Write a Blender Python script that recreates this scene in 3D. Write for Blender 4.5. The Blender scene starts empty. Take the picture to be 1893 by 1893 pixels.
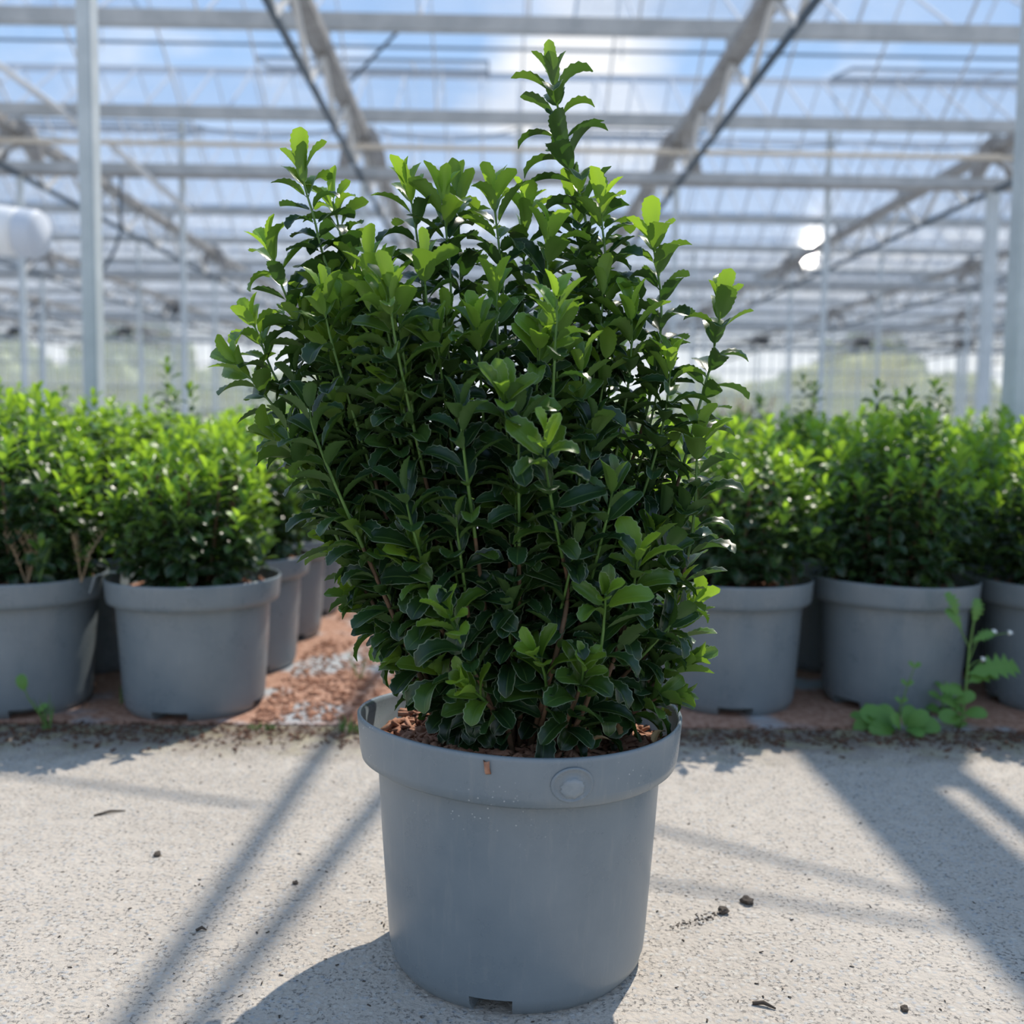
import bpy, bmesh, math, random
import numpy as np
from mathutils import Vector, Matrix
random.seed(7)
RNG = np.random.default_rng(11)
scene = bpy.context.scene
COL = scene.collection
R = math.radians

# ------------------------------------------------------------------ camera
FPX, CPX, CAM_H = 1893.0, 946.5, 0.75
YAW, PITCH, ROLL = R(1.03), R(4.72), R(0.72)
fwd = Vector((math.sin(YAW)*math.cos(PITCH), math.cos(YAW)*math.cos(PITCH), -math.sin(PITCH)))
r0 = Vector((math.cos(YAW), -math.sin(YAW), 0)); u0 = r0.cross(fwd)
right = r0*math.cos(ROLL) + u0*math.sin(ROLL)
up = -r0*math.sin(ROLL) + u0*math.cos(ROLL)
CAM = Vector((0, 0, CAM_H))
cd = bpy.data.cameras.new('camera'); cam = bpy.data.objects.new('camera', cd); COL.objects.link(cam)
cam.matrix_world = Matrix(((right.x, up.x, -fwd.x, 0), (right.y, up.y, -fwd.y, 0), (right.z, up.z, -fwd.z, CAM_H), (0, 0, 0, 1)))
cd.sensor_width = 36; cd.lens = 36; cd.clip_start = 0.05; cd.clip_end = 600
cd.dof.use_dof = True; cd.dof.focus_distance = 1.36; cd.dof.aperture_fstop = 3.0
scene.camera = cam

def at(u, v, Y):
    """world point on the vertical plane y = Y seen at photo pixel (u, v)"""
    d = fwd + right*((u-CPX)/FPX) + up*((CPX-v)/FPX)
    return CAM + d*(Y/d.y)

# ------------------------------------------------------------------ view, world, sun
scene.view_settings.view_transform = 'Standard'
scene.view_settings.look = 'None'
scene.view_settings.gamma = 1.0
scene.view_settings.use_curve_mapping = False
scene.view_settings.exposure = 0.0
scene.cycles.transparent_max_bounces = 40
scene.cycles.max_bounces = 8
scene.cycles.sample_clamp_indirect = 6.0

SUN_DIR = Vector((0.348, 0.60, 1.0)).normalized()     # towards the sun
sd = bpy.data.lights.new('sun_offscreen', 'SUN'); sd.energy = 4.7; sd.angle = R(0.55); sd.color = (1.0, 0.925, 0.82)
sun = bpy.data.objects.new('sun_offscreen', sd); COL.objects.link(sun)
sun.rotation_euler = SUN_DIR.to_track_quat('Z', 'Y').to_euler(); sun.location = (5, 8, 20)

class NT:
    """small helper around a node tree"""
    def __init__(s, tree): s.t = tree; s.t.nodes.clear()
    def n(s, kind, **kw):
        nd = s.t.nodes.new(kind)
        ins = kw.pop('ins', {})
        for k, v in kw.items(): setattr(nd, k, v)
        for k, v in ins.items(): s.set(nd, k, v)
        return nd
    def set(s, nd, k, v):
        sock = nd.inputs[k]
        if isinstance(v, bpy.types.NodeSocket): s.t.links.new(v, sock)
        elif isinstance(v, bpy.types.Node): s.t.links.new(v.outputs[0], sock)
        else:
            if isinstance(v, (tuple, list)) and len(v) == 3 and sock.type == 'RGBA': v = (*v, 1)
            sock.default_value = v
    def math(s, op, a, b=0.0, c=0.0, clamp=False):
        nd = s.n('ShaderNodeMath', operation=op, use_clamp=clamp)
        for i, v in enumerate((a, b, c)): s.set(nd, i, v)
        return nd.outputs[0]
    def mix(s, f, a, b, mode='MIX'):
        nd = s.n('ShaderNodeMix', data_type='RGBA', blend_type=mode)
        s.set(nd, 0, f); s.set(nd, 6, a); s.set(nd, 7, b)
        return nd.outputs[2]
    def ramp(s, f, stops):
        nd = s.n('ShaderNodeValToRGB'); s.set(nd, 0, f)
        e = nd.color_ramp.elements
        while len(e) > 1: e.remove(e[-1])
        e[0].position = stops[0][0]; e[0].color = (*stops[0][1], 1)
        for p, c in stops[1:]:
            q = e.new(p); q.color = (*c, 1)
        return nd.outputs[0]
    def noise(s, vec, scale, detail=3.0, rough=0.5, out=0):
        nd = s.n('ShaderNodeTexNoise'); s.set(nd, 'Scale', scale); s.set(nd, 'Detail', detail); s.set(nd, 'Roughness', rough)
        if vec is not None: s.set(nd, 'Vector', vec)
        return nd.outputs[out]
    def step(s, f, a, b):
        nd = s.n('ShaderNodeMapRange', clamp=True); s.set(nd, 0, f); s.set(nd, 1, a); s.set(nd, 2, b)
        return nd.outputs[0]

w = bpy.data.worlds.new('sky'); scene.world = w; w.use_nodes = True
nt = NT(w.node_tree)
tc = nt.n('ShaderNodeTexCoord')
sep = nt.n('ShaderNodeSeparateXYZ', ins={0: tc.outputs['Generated']})
z = nt.math('MAXIMUM', sep.outputs[2], 0.0)
grad = nt.ramp(z, [(0.0, (1.0, 1.01, 1.03)), (0.12, (0.84, 0.91, 1.02)), (0.32, (0.40, 0.63, 0.99)), (0.6, (0.33, 0.53, 0.88)), (1.0, (0.29, 0.48, 0.82))])
den = nt.math('ADD', z, 0.22)
comb = nt.n('ShaderNodeCombineXYZ', ins={0: nt.math('DIVIDE', sep.outputs[0], den), 1: nt.math('DIVIDE', sep.outputs[1], den), 2: 0.7})
cl = nt.noise(comb.outputs[0], 1.55, 7.0, 0.55)
bl = nt.n('ShaderNodeVectorMath', operation='DISTANCE', ins={0: tc.outputs['Generated'], 1: tuple((at(1085, 115, 1.0)-CAM).normalized())})
blob = nt.math('SUBTRACT', 0.27, nt.math('MULTIPLY', bl.outputs['Value'], 1.9), clamp=True)
clf = nt.step(nt.math('ADD', cl, blob), 0.52, 0.68)
skycol = nt.mix(nt.math('MULTIPLY', clf, 0.92), grad, (1.10, 1.09, 1.08))
bg = nt.n('ShaderNodeBackground', ins={0: skycol, 1: 1.0})
wo = nt.n('ShaderNodeOutputWorld', ins={0: bg.outputs[0]})

# ------------------------------------------------------------------ materials
MATS = {}
def mat(name, base=(0.5, 0.5, 0.5), rough=0.5, metal=0.0, noise=None, bump=None, spec=0.5):
    """noise = (scale, second colour, lo, hi); bump = (scale, strength, distance)"""
    m = bpy.data.materials.new(name); m.use_nodes = True; nt = NT(m.node_tree)
    tc = nt.n('ShaderNodeTexCoord')
    p = nt.n('ShaderNodeBsdfPrincipled', ins={'Roughness': rough, 'Metallic': metal, 'Specular IOR Level': spec})
    if noise:
        f = nt.step(nt.noise(tc.outputs['Object'], noise[0], 5.0, 0.6), noise[2], noise[3])
        nt.set(p, 'Base Color', nt.mix(f, base, noise[1]))
    else: nt.set(p, 'Base Color', base)
    if bump:
        b = nt.n('ShaderNodeBump', ins={'Height': nt.noise(tc.outputs['Object'], bump[0], 4.0), 'Strength': bump[1], 'Distance': bump[2]})
        nt.set(p, 'Normal', b.outputs[0])
    nt.n('ShaderNodeOutputMaterial', ins={0: p.outputs[0]})
    MATS[name] = m
    return m

def leaf_material(name, old_c, young_c, back_old, back_young, tr_old, tr_young, trw=0.35, rough=0.3):
    m = bpy.data.materials.new(name); m.use_nodes = True; nt = NT(m.node_tree)
    at_ = nt.n('ShaderNodeAttribute', attribute_name='leafdata')
    s = nt.n('ShaderNodeSeparateColor', ins={0: at_.outputs['Color']})
    age, edge, rnd = s.outputs[0], s.outputs[1], s.outputs[2]
    geo = nt.n('ShaderNodeNewGeometry')
    top = nt.mix(age, old_c, young_c)
    vary = nt.math('ADD', nt.math('MULTIPLY', rnd, 0.7), 0.65)
    top = nt.mix(1.0, top, nt.n('ShaderNodeCombineColor', ins={0: vary, 1: vary, 2: vary}).outputs[0], 'MULTIPLY')
    rim = nt.math('MULTIPLY', nt.step(edge, 0.88, 1.0), 0.62)
    top = nt.mix(rim, top, (0.40, 0.47, 0.32))                       # pale leaf margin
    mid = nt.math('MULTIPLY', nt.step(edge, 0.07, 0.0), 0.35)
    top = nt.mix(mid, top, (0.22, 0.36, 0.10))                       # midrib
    back = nt.mix(age, back_old, back_young)
    col = nt.mix(geo.outputs['Backfacing'], top, back)
    rgh = nt.math('ADD', nt.math('MULTIPLY', geo.outputs['Backfacing'], 0.25), rough)
    tcc = nt.n('ShaderNodeTexCoord')
    b = nt.n('ShaderNodeBump', ins={'Height': nt.noise(tcc.outputs['Object'], 160.0, 2.0), 'Strength': 0.12, 'Distance': 0.002})
    p = nt.n('ShaderNodeBsdfPrincipled', ins={'Base Color': col, 'Roughness': rgh, 'Specular IOR Level': 0.4, 'Normal': b.outputs[0]})
    t = nt.n('ShaderNodeBsdfTranslucent', ins={0: nt.mix(age, tr_old, tr_young)})
    mx = nt.n('ShaderNodeMixShader', ins={0: nt.math('ADD', nt.math('MULTIPLY', age, trw*0.75), trw*0.45), 1: p.outputs[0], 2: t.outputs[0]})
    nt.n('ShaderNodeOutputMaterial', ins={0: mx.outputs[0]})
    MATS[name] = m
    return m

leaf_material('shrub_leaf', (0.013, 0.038, 0.015), (0.165, 0.33, 0.03), (0.058, 0.116, 0.034), (0.22, 0.38, 0.055),
              (0.10, 0.26, 0.024), (0.55, 0.85, 0.05), 0.355, 0.30)
leaf_material('weed_leaf', (0.08, 0.20, 0.04), (0.16, 0.32, 0.07), (0.10, 0.22, 0.06), (0.2, 0.34, 0.1),
              (0.16, 0.40, 0.05), (0.3, 0.55, 0.1), 0.35, 0.5)

mat('stem_wood', (0.10, 0.065, 0.035), 0.7, noise=(60, (0.16, 0.09, 0.05), 0.4, 0.6))
mat('stem_green', (0.10, 0.20, 0.04), 0.5)
mat('bark_chip', (0.29, 0.13, 0.075), 0.88, noise=(35, (0.46, 0.25, 0.16), 0.42, 0.62), bump=(170, 0.5, 0.002))
mat('soil', (0.085, 0.045, 0.028), 0.95, noise=(50, (0.15, 0.07, 0.04), 0.4, 0.6), bump=(90, 0.8, 0.006))
mat('dry_leaf', (0.42, 0.29, 0.15), 0.8, noise=(60, (0.30, 0.17, 0.08), 0.45, 0.6))
mat('yellow_leaf', (0.50, 0.40, 0.14), 0.7)
mat('dry_weed', (0.36, 0.26, 0.16), 0.8)
mat('white_petal', (0.85, 0.85, 0.80), 0.6)
mat('galvanised', (0.50, 0.55, 0.57), 0.5, 0.0, noise=(6, (0.58, 0.63, 0.65), 0.4, 0.62))
mat('gutter_metal', (0.42, 0.445, 0.46), 0.6, 0.0, noise=(3, (0.52, 0.54, 0.55), 0.42, 0.6))
mat('girder_metal', (0.29, 0.275, 0.26), 0.75, 0.0, noise=(7, (0.39, 0.375, 0.36), 0.4, 0.62))
mat('strut_metal', (0.66, 0.65, 0.63), 0.85, 0.0, spec=0.15)
mat('bar_metal', (0.60, 0.62, 0.65), 0.85, 0.0, spec=0.15)
mat('blue_steel', (0.085, 0.11, 0.135), 0.7, 0.0, spec=0.2)
mat('vent_steel', (0.22, 0.29, 0.38), 0.7, 0.0, spec=0.2)
mat('beige_pipe', (0.66, 0.58, 0.47), 0.6)
mat('white_plastic', (0.88, 0.88, 0.87), 0.45)
mat('cap_grey', (0.62, 0.66, 0.72), 0.5)
mat('black_plastic', (0.02, 0.022, 0.025), 0.5)
mat('pot_worn', (0.25, 0.285, 0.305), 0.45, noise=(60, (0.21, 0.245, 0.265), 0.4, 0.6))
mat('clear_label', (0.55, 0.62, 0.66), 0.25)
mat('tree_trunk', (0.20, 0.15, 0.10), 0.9)
mat('tree_crown', (0.22, 0.27, 0.07), 0.9, noise=(0.9, (0.40, 0.38, 0.10), 0.42, 0.6))
mat('tree_crown_pale', (0.20, 0.25, 0.13), 0.9, noise=(0.7, (0.30, 0.34, 0.19), 0.4, 0.6))
mat('meadow', (0.30, 0.36, 0.14), 0.95, noise=(0.2, (0.44, 0.42, 0.20), 0.4, 0.6))
mat('dark_debris', (0.07, 0.055, 0.042), 0.9)

def glass_material(key, dirtiness):
    m = bpy.data.materials.new('greenhouse_'+key); m.use_nodes = True; nt = NT(m.node_tree)
    tr = nt.n('ShaderNodeBsdfTransparent', ins={0: (0.985, 0.99, 0.995)})
    gl = nt.n('ShaderNodeBsdfGlossy', ins={0: (1, 1, 1), 'Roughness': 0.02})
    fr = nt.n('ShaderNodeFresnel', ins={0: 1.35})
    a = nt.n('ShaderNodeMixShader', ins={0: nt.math('MULTIPLY', fr.outputs[0], 0.25), 1: tr.outputs[0], 2: gl.outputs[0]})
    tc = nt.n('ShaderNodeTexCoord')
    dirt = nt.math('MULTIPLY', nt.noise(tc.outputs['Object'], 1.3, 4.0), dirtiness)
    tl = nt.n('ShaderNodeBsdfTranslucent', ins={0: (0.85, 0.88, 0.92)})
    b = nt.n('ShaderNodeMixShader', ins={0: dirt, 1: a.outputs[0], 2: tl.outputs[0]})
    nt.n('ShaderNodeOutputMaterial', ins={0: b.outputs[0]})
    MATS[key] = m
glass_material('glass', 0.03); glass_material('wall_glass', 0.32)

def pot_material():
    m = bpy.data.materials.new('grey_pot_plastic'); m.use_nodes = True; nt = NT(m.node_tree)
    tc = nt.n('ShaderNodeTexCoord'); ob = tc.outputs['Object']
    sep = nt.n('ShaderNodeSeparateXYZ', ins={0: ob})
    f = nt.step(nt.noise(ob, 9.0, 5.0, 0.6), 0.35, 0.65)
    col = nt.mix(f, (0.165, 0.200, 0.222), (0.195, 0.230, 0.250))
    mp = nt.n('ShaderNodeMapping', ins={0: ob, 'Scale': (22, 22, 3.0)})
    st = nt.math('MULTIPLY', nt.step(nt.noise(mp.outputs[0], 4.0, 4.0, 0.6), 0.55, 0.72), 0.22)
    col = nt.mix(st, col, (0.30, 0.31, 0.30))                        # dusty water streaks
    vo = nt.n('ShaderNodeTexVoronoi', ins={'Vector': ob, 'Scale': 130.0})
    fl = nt.math('MULTIPLY', nt.math('LESS_THAN', vo.outputs['Distance'], 0.13),
                 nt.math('MULTIPLY', nt.step(nt.noise(ob, 7.0, 2.0), 0.55, 0.64), nt.step(sep.outputs[2], 0.20, 0.27)))
    col = nt.mix(nt.math('MULTIPLY', fl, 0.7), col, (0.55, 0.57, 0.57))   # lime flecks
    b = nt.n('ShaderNodeBump', ins={'Height': nt.noise(ob, 300.0, 2.0), 'Strength': 0.10, 'Distance': 0.001})
    p = nt.n('ShaderNodeBsdfPrincipled', ins={'Base Color': col, 'Roughness': nt.math('ADD', nt.math('MULTIPLY', f, 0.15), 0.24), 'Normal': b.outputs[0]})
    nt.n('ShaderNodeOutputMaterial', ins={0: p.outputs[0]})
    MATS['pot'] = m
pot_material()

def concrete_material():
    m = bpy.data.materials.new('exposed_concrete'); m.use_nodes = True; nt = NT(m.node_tree)
    tc = nt.n('ShaderNodeTexCoord'); ob = tc.outputs['Object']
    sep = nt.n('ShaderNodeSeparateXYZ', ins={0: ob})
    big = nt.step(nt.noise(ob, 2.2, 5.0, 0.6), 0.35, 0.7)
    col = nt.mix(big, (0.465, 0.415, 0.355), (0.545, 0.49, 0.42))
    v1 = nt.n('ShaderNodeTexVoronoi', ins={'Vector': ob, 'Scale': 115.0, 'Randomness': 1.0})
    s1 = nt.n('ShaderNodeSeparateColor', ins={0: v1.outputs['Color']})
    stone = nt.ramp(s1.outputs[0], [(0.0, (0.50, 0.42, 0.34)), (0.35, (0.56, 0.53, 0.48)), (0.6, (0.38, 0.39, 0.40)), (0.8, (0.62, 0.58, 0.50)), (1.0, (0.30, 0.32, 0.34))])
    smask = nt.math('MULTIPLY', nt.step(v1.outputs['Distance'], 0.5, 0.3), nt.math('GREATER_THAN', s1.outputs[1], 0.35))
    col = nt.mix(nt.math('MULTIPLY', smask, 0.8), col, stone)
    n2 = nt.noise(ob, 150.0, 4.0, 0.7)
    pit = nt.math('MULTIPLY', nt.step(n2, 0.55, 0.65), nt.step(nt.noise(ob, 30.0, 3.0), 0.38, 0.56))
    col = nt.mix(nt.math("MULTIPLY", pit, 0.7), col, (0.15, 0.145, 0.14))
    # brownish dirt and moss next to the slab's far joint
    d = nt.math('ADD', sep.outputs[1], nt.math('MULTIPLY', nt.noise(ob, 9.0, 5.0, 0.65), 0.34))
    dm = nt.step(d, 2.40, 2.60)
    dirt = nt.mix(nt.step(nt.noise(ob, 14.0, 4.0), 0.45, 0.62), (0.15, 0.11, 0.08), (0.25, 0.215, 0.11))
    col = nt.mix(nt.math('MULTIPLY', dm, 0.85), col, dirt)
    h = nt.math('ADD', nt.math('MULTIPLY', nt.math('SUBTRACT', 0.6, v1.outputs['Distance']), 0.5), nt.math('SUBTRACT', nt.noise(ob, 70.0, 6.0, 0.7), nt.math('MULTIPLY', pit, 0.5)))
    b = nt.n('ShaderNodeBump', ins={'Height': h, 'Strength': 0.9, 'Distance': 0.005})
    p = nt.n('ShaderNodeBsdfPrincipled', ins={'Base Color': col, 'Roughness': 0.9, 'Normal': b.outputs[0]})
    nt.n('ShaderNodeOutputMaterial', ins={0: p.outputs[0]})
    MATS['concrete'] = m
    m = bpy.data.materials.new('bark_strewn_floor'); m.use_nodes = True; nt = NT(m.node_tree)
    tc = nt.n('ShaderNodeTexCoord'); ob = tc.outputs['Object']
    sep = nt.n('ShaderNodeSeparateXYZ', ins={0: ob})
    bare = nt.step(nt.noise(ob, 3.1, 3.0, 0.5), 0.52, 0.60)
    away = nt.math('MAXIMUM', nt.step(nt.math('ABSOLUTE', sep.outputs[0]), 1.9, 2.6), nt.step(sep.outputs[1], 6.0, 7.5))
    bare = nt.math('MAXIMUM', bare, away)
    bark = nt.mix(nt.step(nt.noise(ob, 45.0, 4.0, 0.7), 0.4, 0.6), (0.30, 0.145, 0.09), (0.50, 0.30, 0.21))
    slab = nt.mix(nt.noise(ob, 20.0, 3.0), (0.34, 0.36, 0.38), (0.46, 0.47, 0.47))
    b = nt.n('ShaderNodeBump', ins={'Height': nt.noise(ob, 90.0, 5.0, 0.7), 'Strength': 0.8, 'Distance': 0.006})
    p = nt.n('ShaderNodeBsdfPrincipled', ins={'Base Color': nt.mix(bare, bark, slab), 'Roughness': 0.9, 'Normal': b.outputs[0]})
    nt.n('ShaderNodeOutputMaterial', ins={0: p.outputs[0]})
    MATS['bark_floor'] = m
concrete_material()

# ------------------------------------------------------------------ mesh helpers
def mesh_np(name, V, F, material, smooth=True, col=None):
    """V (n,3), F (m,k) arrays -> mesh; col (n,3) -> point colour attribute 'leafdata'"""
    V = np.asarray(V, dtype=np.float32); F = np.asarray(F, dtype=np.int32)
    me = bpy.data.meshes.new(name)
    me.vertices.add(len(V)); me.vertices.foreach_set('co', V.ravel())
    k = F.shape[1]
    me.loops.add(F.size); me.loops.foreach_set('vertex_index', F.ravel())
    me.polygons.add(len(F))
    me.polygons.foreach_set('loop_start', np.arange(0, F.size, k, dtype=np.int32))
    me.update(calc_edges=True)
    if smooth: me.polygons.foreach_set('use_smooth', np.ones(len(F), dtype=bool))
    if col is not None:
        a = me.attributes.new('leafdata', 'FLOAT_COLOR', 'POINT')
        c = np.ones((len(V), 4), dtype=np.float32); c[:, :3] = col
        a.data.foreach_set('color', c.ravel())
    me.materials.append(MATS[material])
    return me

class MB:
    """collects shapes into one mesh"""
    def __init__(s): s.v = []; s.f = []; s.sm = []
    def add(s, vs, fs, smooth=False):
        o = len(s.v); s.v += [tuple(v) for v in vs]; s.f += [tuple(i+o for i in f) for f in fs]; s.sm += [smooth]*len(fs)
    def box(s, x0, x1, y0, y1, z0, z1):
        vs = [(x, y, z) for z in (z0, z1) for y in (y0, y1) for x in (x0, x1)]
        s.add(vs, [(0, 2, 3, 1), (4, 5, 7, 6), (0, 1, 5, 4), (2, 6, 7, 3), (0, 4, 6, 2), (1, 3, 7, 5)])
    def beam(s, a, b, w, h, upv=(0, 0, 1)):
        a = Vector(a); b = Vector(b); d = (b-a).normalized(); u = Vector(upv)
        x = d.cross(u)
        if x.length < 1e-4: x = d.cross(Vector((1, 0, 0)))
        x.normalize(); y = x.cross(d)
        vs = [p + x*(i*w/2) + y*(j*h/2) for p in (a, b) for i, j in ((-1, -1), (1, -1), (1, 1), (-1, 1))]
        s.add(vs, [(3, 2, 1, 0), (4, 5, 6, 7), (0, 1, 5, 4), (1, 2, 6, 5), (2, 3, 7, 6), (3, 0, 4, 7)])
    def tube(s, pts, r, n=6, smooth=True, caps=True):
        pts = [Vector(p) for p in pts]; rs = r if isinstance(r, (list, tuple)) else [r]*len(pts)
        vs = []; prev = None
        for i, p in enumerate(pts):
            d = (pts[min(i+1, len(pts)-1)] - pts[max(i-1, 0)]).normalized()
            if prev is None:
                x = d.cross(Vector((0.31, 0.17, 0.93)))
                if x.length < 0.05: x = d.cross(Vector((1, 0, 0)))
            else: x = prev - d*prev.dot(d)
            x.normalize(); prev = x; y = d.cross(x)
            vs += [p + (x*math.cos(k*2*math.pi/n) + y*math.sin(k*2*math.pi/n))*rs[i] for k in range(n)]
        fs = [(i*n+k, i*n+(k+1) % n, (i+1)*n+(k+1) % n, (i+1)*n+k) for i in range(len(pts)-1) for k in range(n)]
        s.add(vs, fs, smooth)
        if caps: s.add(vs[:n], [tuple(range(n))[::-1]]); s.add(vs[-n:], [tuple(range(n))])
    def mesh(s, name, material):
        me = bpy.data.meshes.new(name); me.from_pydata(s.v, [], s.f)
        me.polygons.foreach_set('use_smooth', s.sm); me.materials.append(MATS[material]); me.update()
        return me
    def build(s, name, material, parent=None): return obj(name, s.mesh(name, material), parent)

def obj(name, me, parent=None, loc=None, rz=None):
    o = bpy.data.objects.new(name, me); COL.objects.link(o)
    if parent is not None: o.parent = parent
    if loc is not None: o.location = loc
    if rz is not None: o.rotation_euler = (0, 0, rz)
    return o
def empty(name, loc=(0, 0, 0), rz=0.0, parent=None):
    o = obj(name, None, parent, loc, rz); o.empty_display_size = 0.1
    return o
def tag(o, label=None, cat=None, group=None, kind=None):
    if label: o['label'] = label
    if cat: o['category'] = cat
    if group: o['group'] = group
    if kind: o['kind'] = kind
    return o

# ================================================================== SETTING
# ---- floor
b = MB(); b.box(-9, 9, -4, 2.515, -0.12, 0.0)
o = b.build('floor', 'concrete'); tag(o, 'pale exposed-aggregate concrete slab with scattered dark specks', kind='structure')
b = MB(); b.box(-32, 32, 2.53, 49.5, -0.12, 0.0)
o = b.build('floor_bark', 'bark_floor'); tag(o, 'grey floor strewn with reddish bark between the rows of pots', kind='structure')
b = MB(); b.box(-160, 160, 49.5, 320, -0.5, -0.05)
o = b.build('ground_outside', 'meadow'); tag(o, 'sunlit meadow outside the glasshouse', kind='structure')

# ---- glasshouse frame dimensions (metres)
GZ = CAM_H + 4.15            # gutter height
RISE = 1.08
GY = [7.8 + 3.2*i for i in range(14)]       # gutters, 7.8 ... 49.4
XG = [0.31 + 4.25*(n+0.5) for n in range(-7, 7)]
XG[5], XG[8] = -6.42, 6.78
X0, X1 = -29.5, 30.1
WALL_Y = GY[-1]

ceil = empty('ceiling', (0, 0, 0)); tag(ceil, 'multi-ridge glass roof of thin bars, gutters and ridges', kind='structure')
def gutter_mesh():
    b = MB()
    prof = [(-0.085, 0.07), (-0.095, 0.07), (-0.06, -0.07), (0.06, -0.07), (0.095, 0.07), (0.085, 0.07), (0.05, -0.058), (-0.05, -0.058)]
    n = len(prof); vs = [(x, y, z) for x in (X0, X1) for y, z in prof]
    b.add(vs, [(i, (i+1) % n, n+(i+1) % n, n+i) for i in range(n)])
    return b.mesh('gutter', 'gutter_metal')
gm = gutter_mesh()
rb = MB(); rb.box(X0, X1, -0.03, 0.03, -0.045, 0.045); rm = rb.mesh('ridge', 'bar_metal')
pb = MB(); pb.beam((X0, 0, 0), (X1, 0, 0), 0.03, 0.03); pm = pb.mesh('purlin', 'vent_steel')
for i, gy in enumerate(GY):
    obj('gutter', gm, ceil, (0, gy, GZ))
    if i < len(GY)-1:
        obj('ridge', rm, ceil, (0, gy+1.6, GZ+RISE))
        if i < 5:
            obj('purlin', pm, ceil, (0, gy+2.35, GZ+RISE*0.53+0.03))

# bars and panes: near bays one by one, the rest joined
def slope_ends(i, s):
    y0 = GY[i]; yr = y0+1.6; y1 = y0+3.2
    return ((y0+0.09, GZ+0.07), (yr-0.03, GZ+RISE)) if s == 0 else ((yr+0.03, GZ+RISE), (y1-0.09, GZ+0.07))
SL = math.hypot(1.48, RISE-0.07)
bars, panes = [], []
for i in range(len(GY)-1):
    pw = 1.134 if i <= 1 else 0.567
    n0 = math.ceil((X0-0.31)/pw); n1 = math.floor((X1-0.31)/pw)
    for s in (0, 1):
        (ya, za), (yb, zb) = slope_ends(i, s)
        for n in range(n0, n1+1):
            x = 0.31 + n*pw
            bars.append((x, ya, za, yb, zb, i)); panes.append((x+pw/2, pw, ya, za, yb, zb, i, s))
def vis(x, y, z, m=0.0):
    p = Vector((x, y, z)) - CAM; d = p.dot(fwd)
    return d > 1 and abs(p.dot(right)/d) < 0.5+m and abs(p.dot(up)/d) < 0.5+m
bar_meshes = {}
def unit_bar(s):
    if s not in bar_meshes:
        b = MB(); (ya, za), (yb, zb) = slope_ends(0, s)
        b.beam((0, 0, 0), (0, yb-ya, zb-za), 0.022, 0.035); bar_meshes[s] = b.mesh('glazing_bar', 'bar_metal')
    return bar_meshes[s]
pane_meshes = {}
def unit_pane(s, pw):
    if (s, pw) not in pane_meshes:
        b = MB(); (ya, za), (yb, zb) = slope_ends(0, s)
        b.beam((0, 0, 0.02), (0, yb-ya, zb-za+0.02), pw-0.02, 0.004); pane_meshes[(s, pw)] = b.mesh('pane', 'glass')
    return pane_meshes[(s, pw)]
nb = npn = 0; restb = MB(); restp = MB()
for (x, ya, za, yb, zb, i) in bars:
    s = 0 if zb > za else 1
    if nb < 290 and (vis(x, ya, za, 0.03) or vis(x, yb, zb, 0.03)):
        obj('glazing_bar', unit_bar(s), ceil, (x, ya, za)); nb += 1
    else: restb.beam((x, ya, za), (x, yb, zb), 0.022, 0.035)
for (x, pw, ya, za, yb, zb, i, s) in panes:
    if npn < 290 and (vis(x, ya, za, 0.03) or vis(x, yb, zb, 0.03)):
        obj('pane', unit_pane(s, pw), ceil, (x, ya, za)); npn += 1
    else:
        hw = pw/2-0.01
        restp.add([(x-hw, ya, za+0.02), (x+hw, ya, za+0.02), (x+hw, yb, zb+0.02), (x-hw, yb, zb+0.02)], [(0, 1, 2, 3)])
tag(restb.build('far_glazing_bars', 'bar_metal', ceil), kind='stuff')
tag(restp.build('far_panes', 'glass', ceil), kind='stuff')

# ---- girders running away from the camera, under the gutters
GT, GB = CAM_H + 3.86, CAM_H + 3.30
def girder_mesh():
    t = MB(); t.box(-0.105, 0.105, -3.0, WALL_Y, -0.05, 0.05)
    l = MB(); l.box(-0.024, 0.024, -3.0, WALL_Y, -0.03, 0.03)
    return t.mesh('top_chord', 'girder_metal'), l.mesh('bottom_chord', 'blue_steel')
tcm, bcm = girder_mesh()
strut_m = {}
for s in (1, -1):
    b = MB(); b.beam((0, -0.4*s, GB-GT), (0, 0.4*s, -0.04), 0.05, 0.05, (1, 0, 0)); strut_m[s] = b.mesh('web_strut', 'strut_metal')
for x in XG:
    g = empty('lattice_girder', (x, 0, GT))
    near = min(abs(x-q) for q in XG[5:9]) < 0.1
    gl_ = {5: 'zigzag roof girder crossing behind the broad pale post, above the white duct', 6: 'zigzag roof girder between the broad pale post and the lone shrub\'s tallest shoot',
           7: 'zigzag roof girder between the lone shrub\'s tallest shoot and the broad grey post', 8: 'zigzag roof girder passing over the wide double-sided post'}.get(XG.index(x))
    tag(g, gl_ or 'zigzag roof girder running far off to the side of the glasshouse', 'girder', None if gl_ else 'outer roof girders')
    obj('top_chord', tcm, g); obj('bottom_chord', bcm, g, (0, 0, GB-GT))
    rest = MB(); y = 3.4; k = 0
    while y < WALL_Y-0.5:
        s = 1 if k % 2 else -1
        if near and y < 26: obj('web_strut', strut_m[s], g, (0, y, 0))
        else: rest.beam((0, y-0.4*s, GB-GT), (0, y+0.4*s, -0.04), 0.05, 0.05, (1, 0, 0))
        y += 0.8; k += 1
    tag(rest.build('far_web_struts', 'strut_metal', g), kind='stuff')
    # saddles that carry the gutters on the girder
    sb = MB(); sb.box(-0.06, 0.06, -0.05, 0.05, 0.05, GZ-0.07-GT); sm_ = sb.mesh('gutter_saddle', 'gutter_metal')
    for gy in GY[:8]: obj('gutter_saddle', sm_, g, (0, gy, 0))

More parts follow.
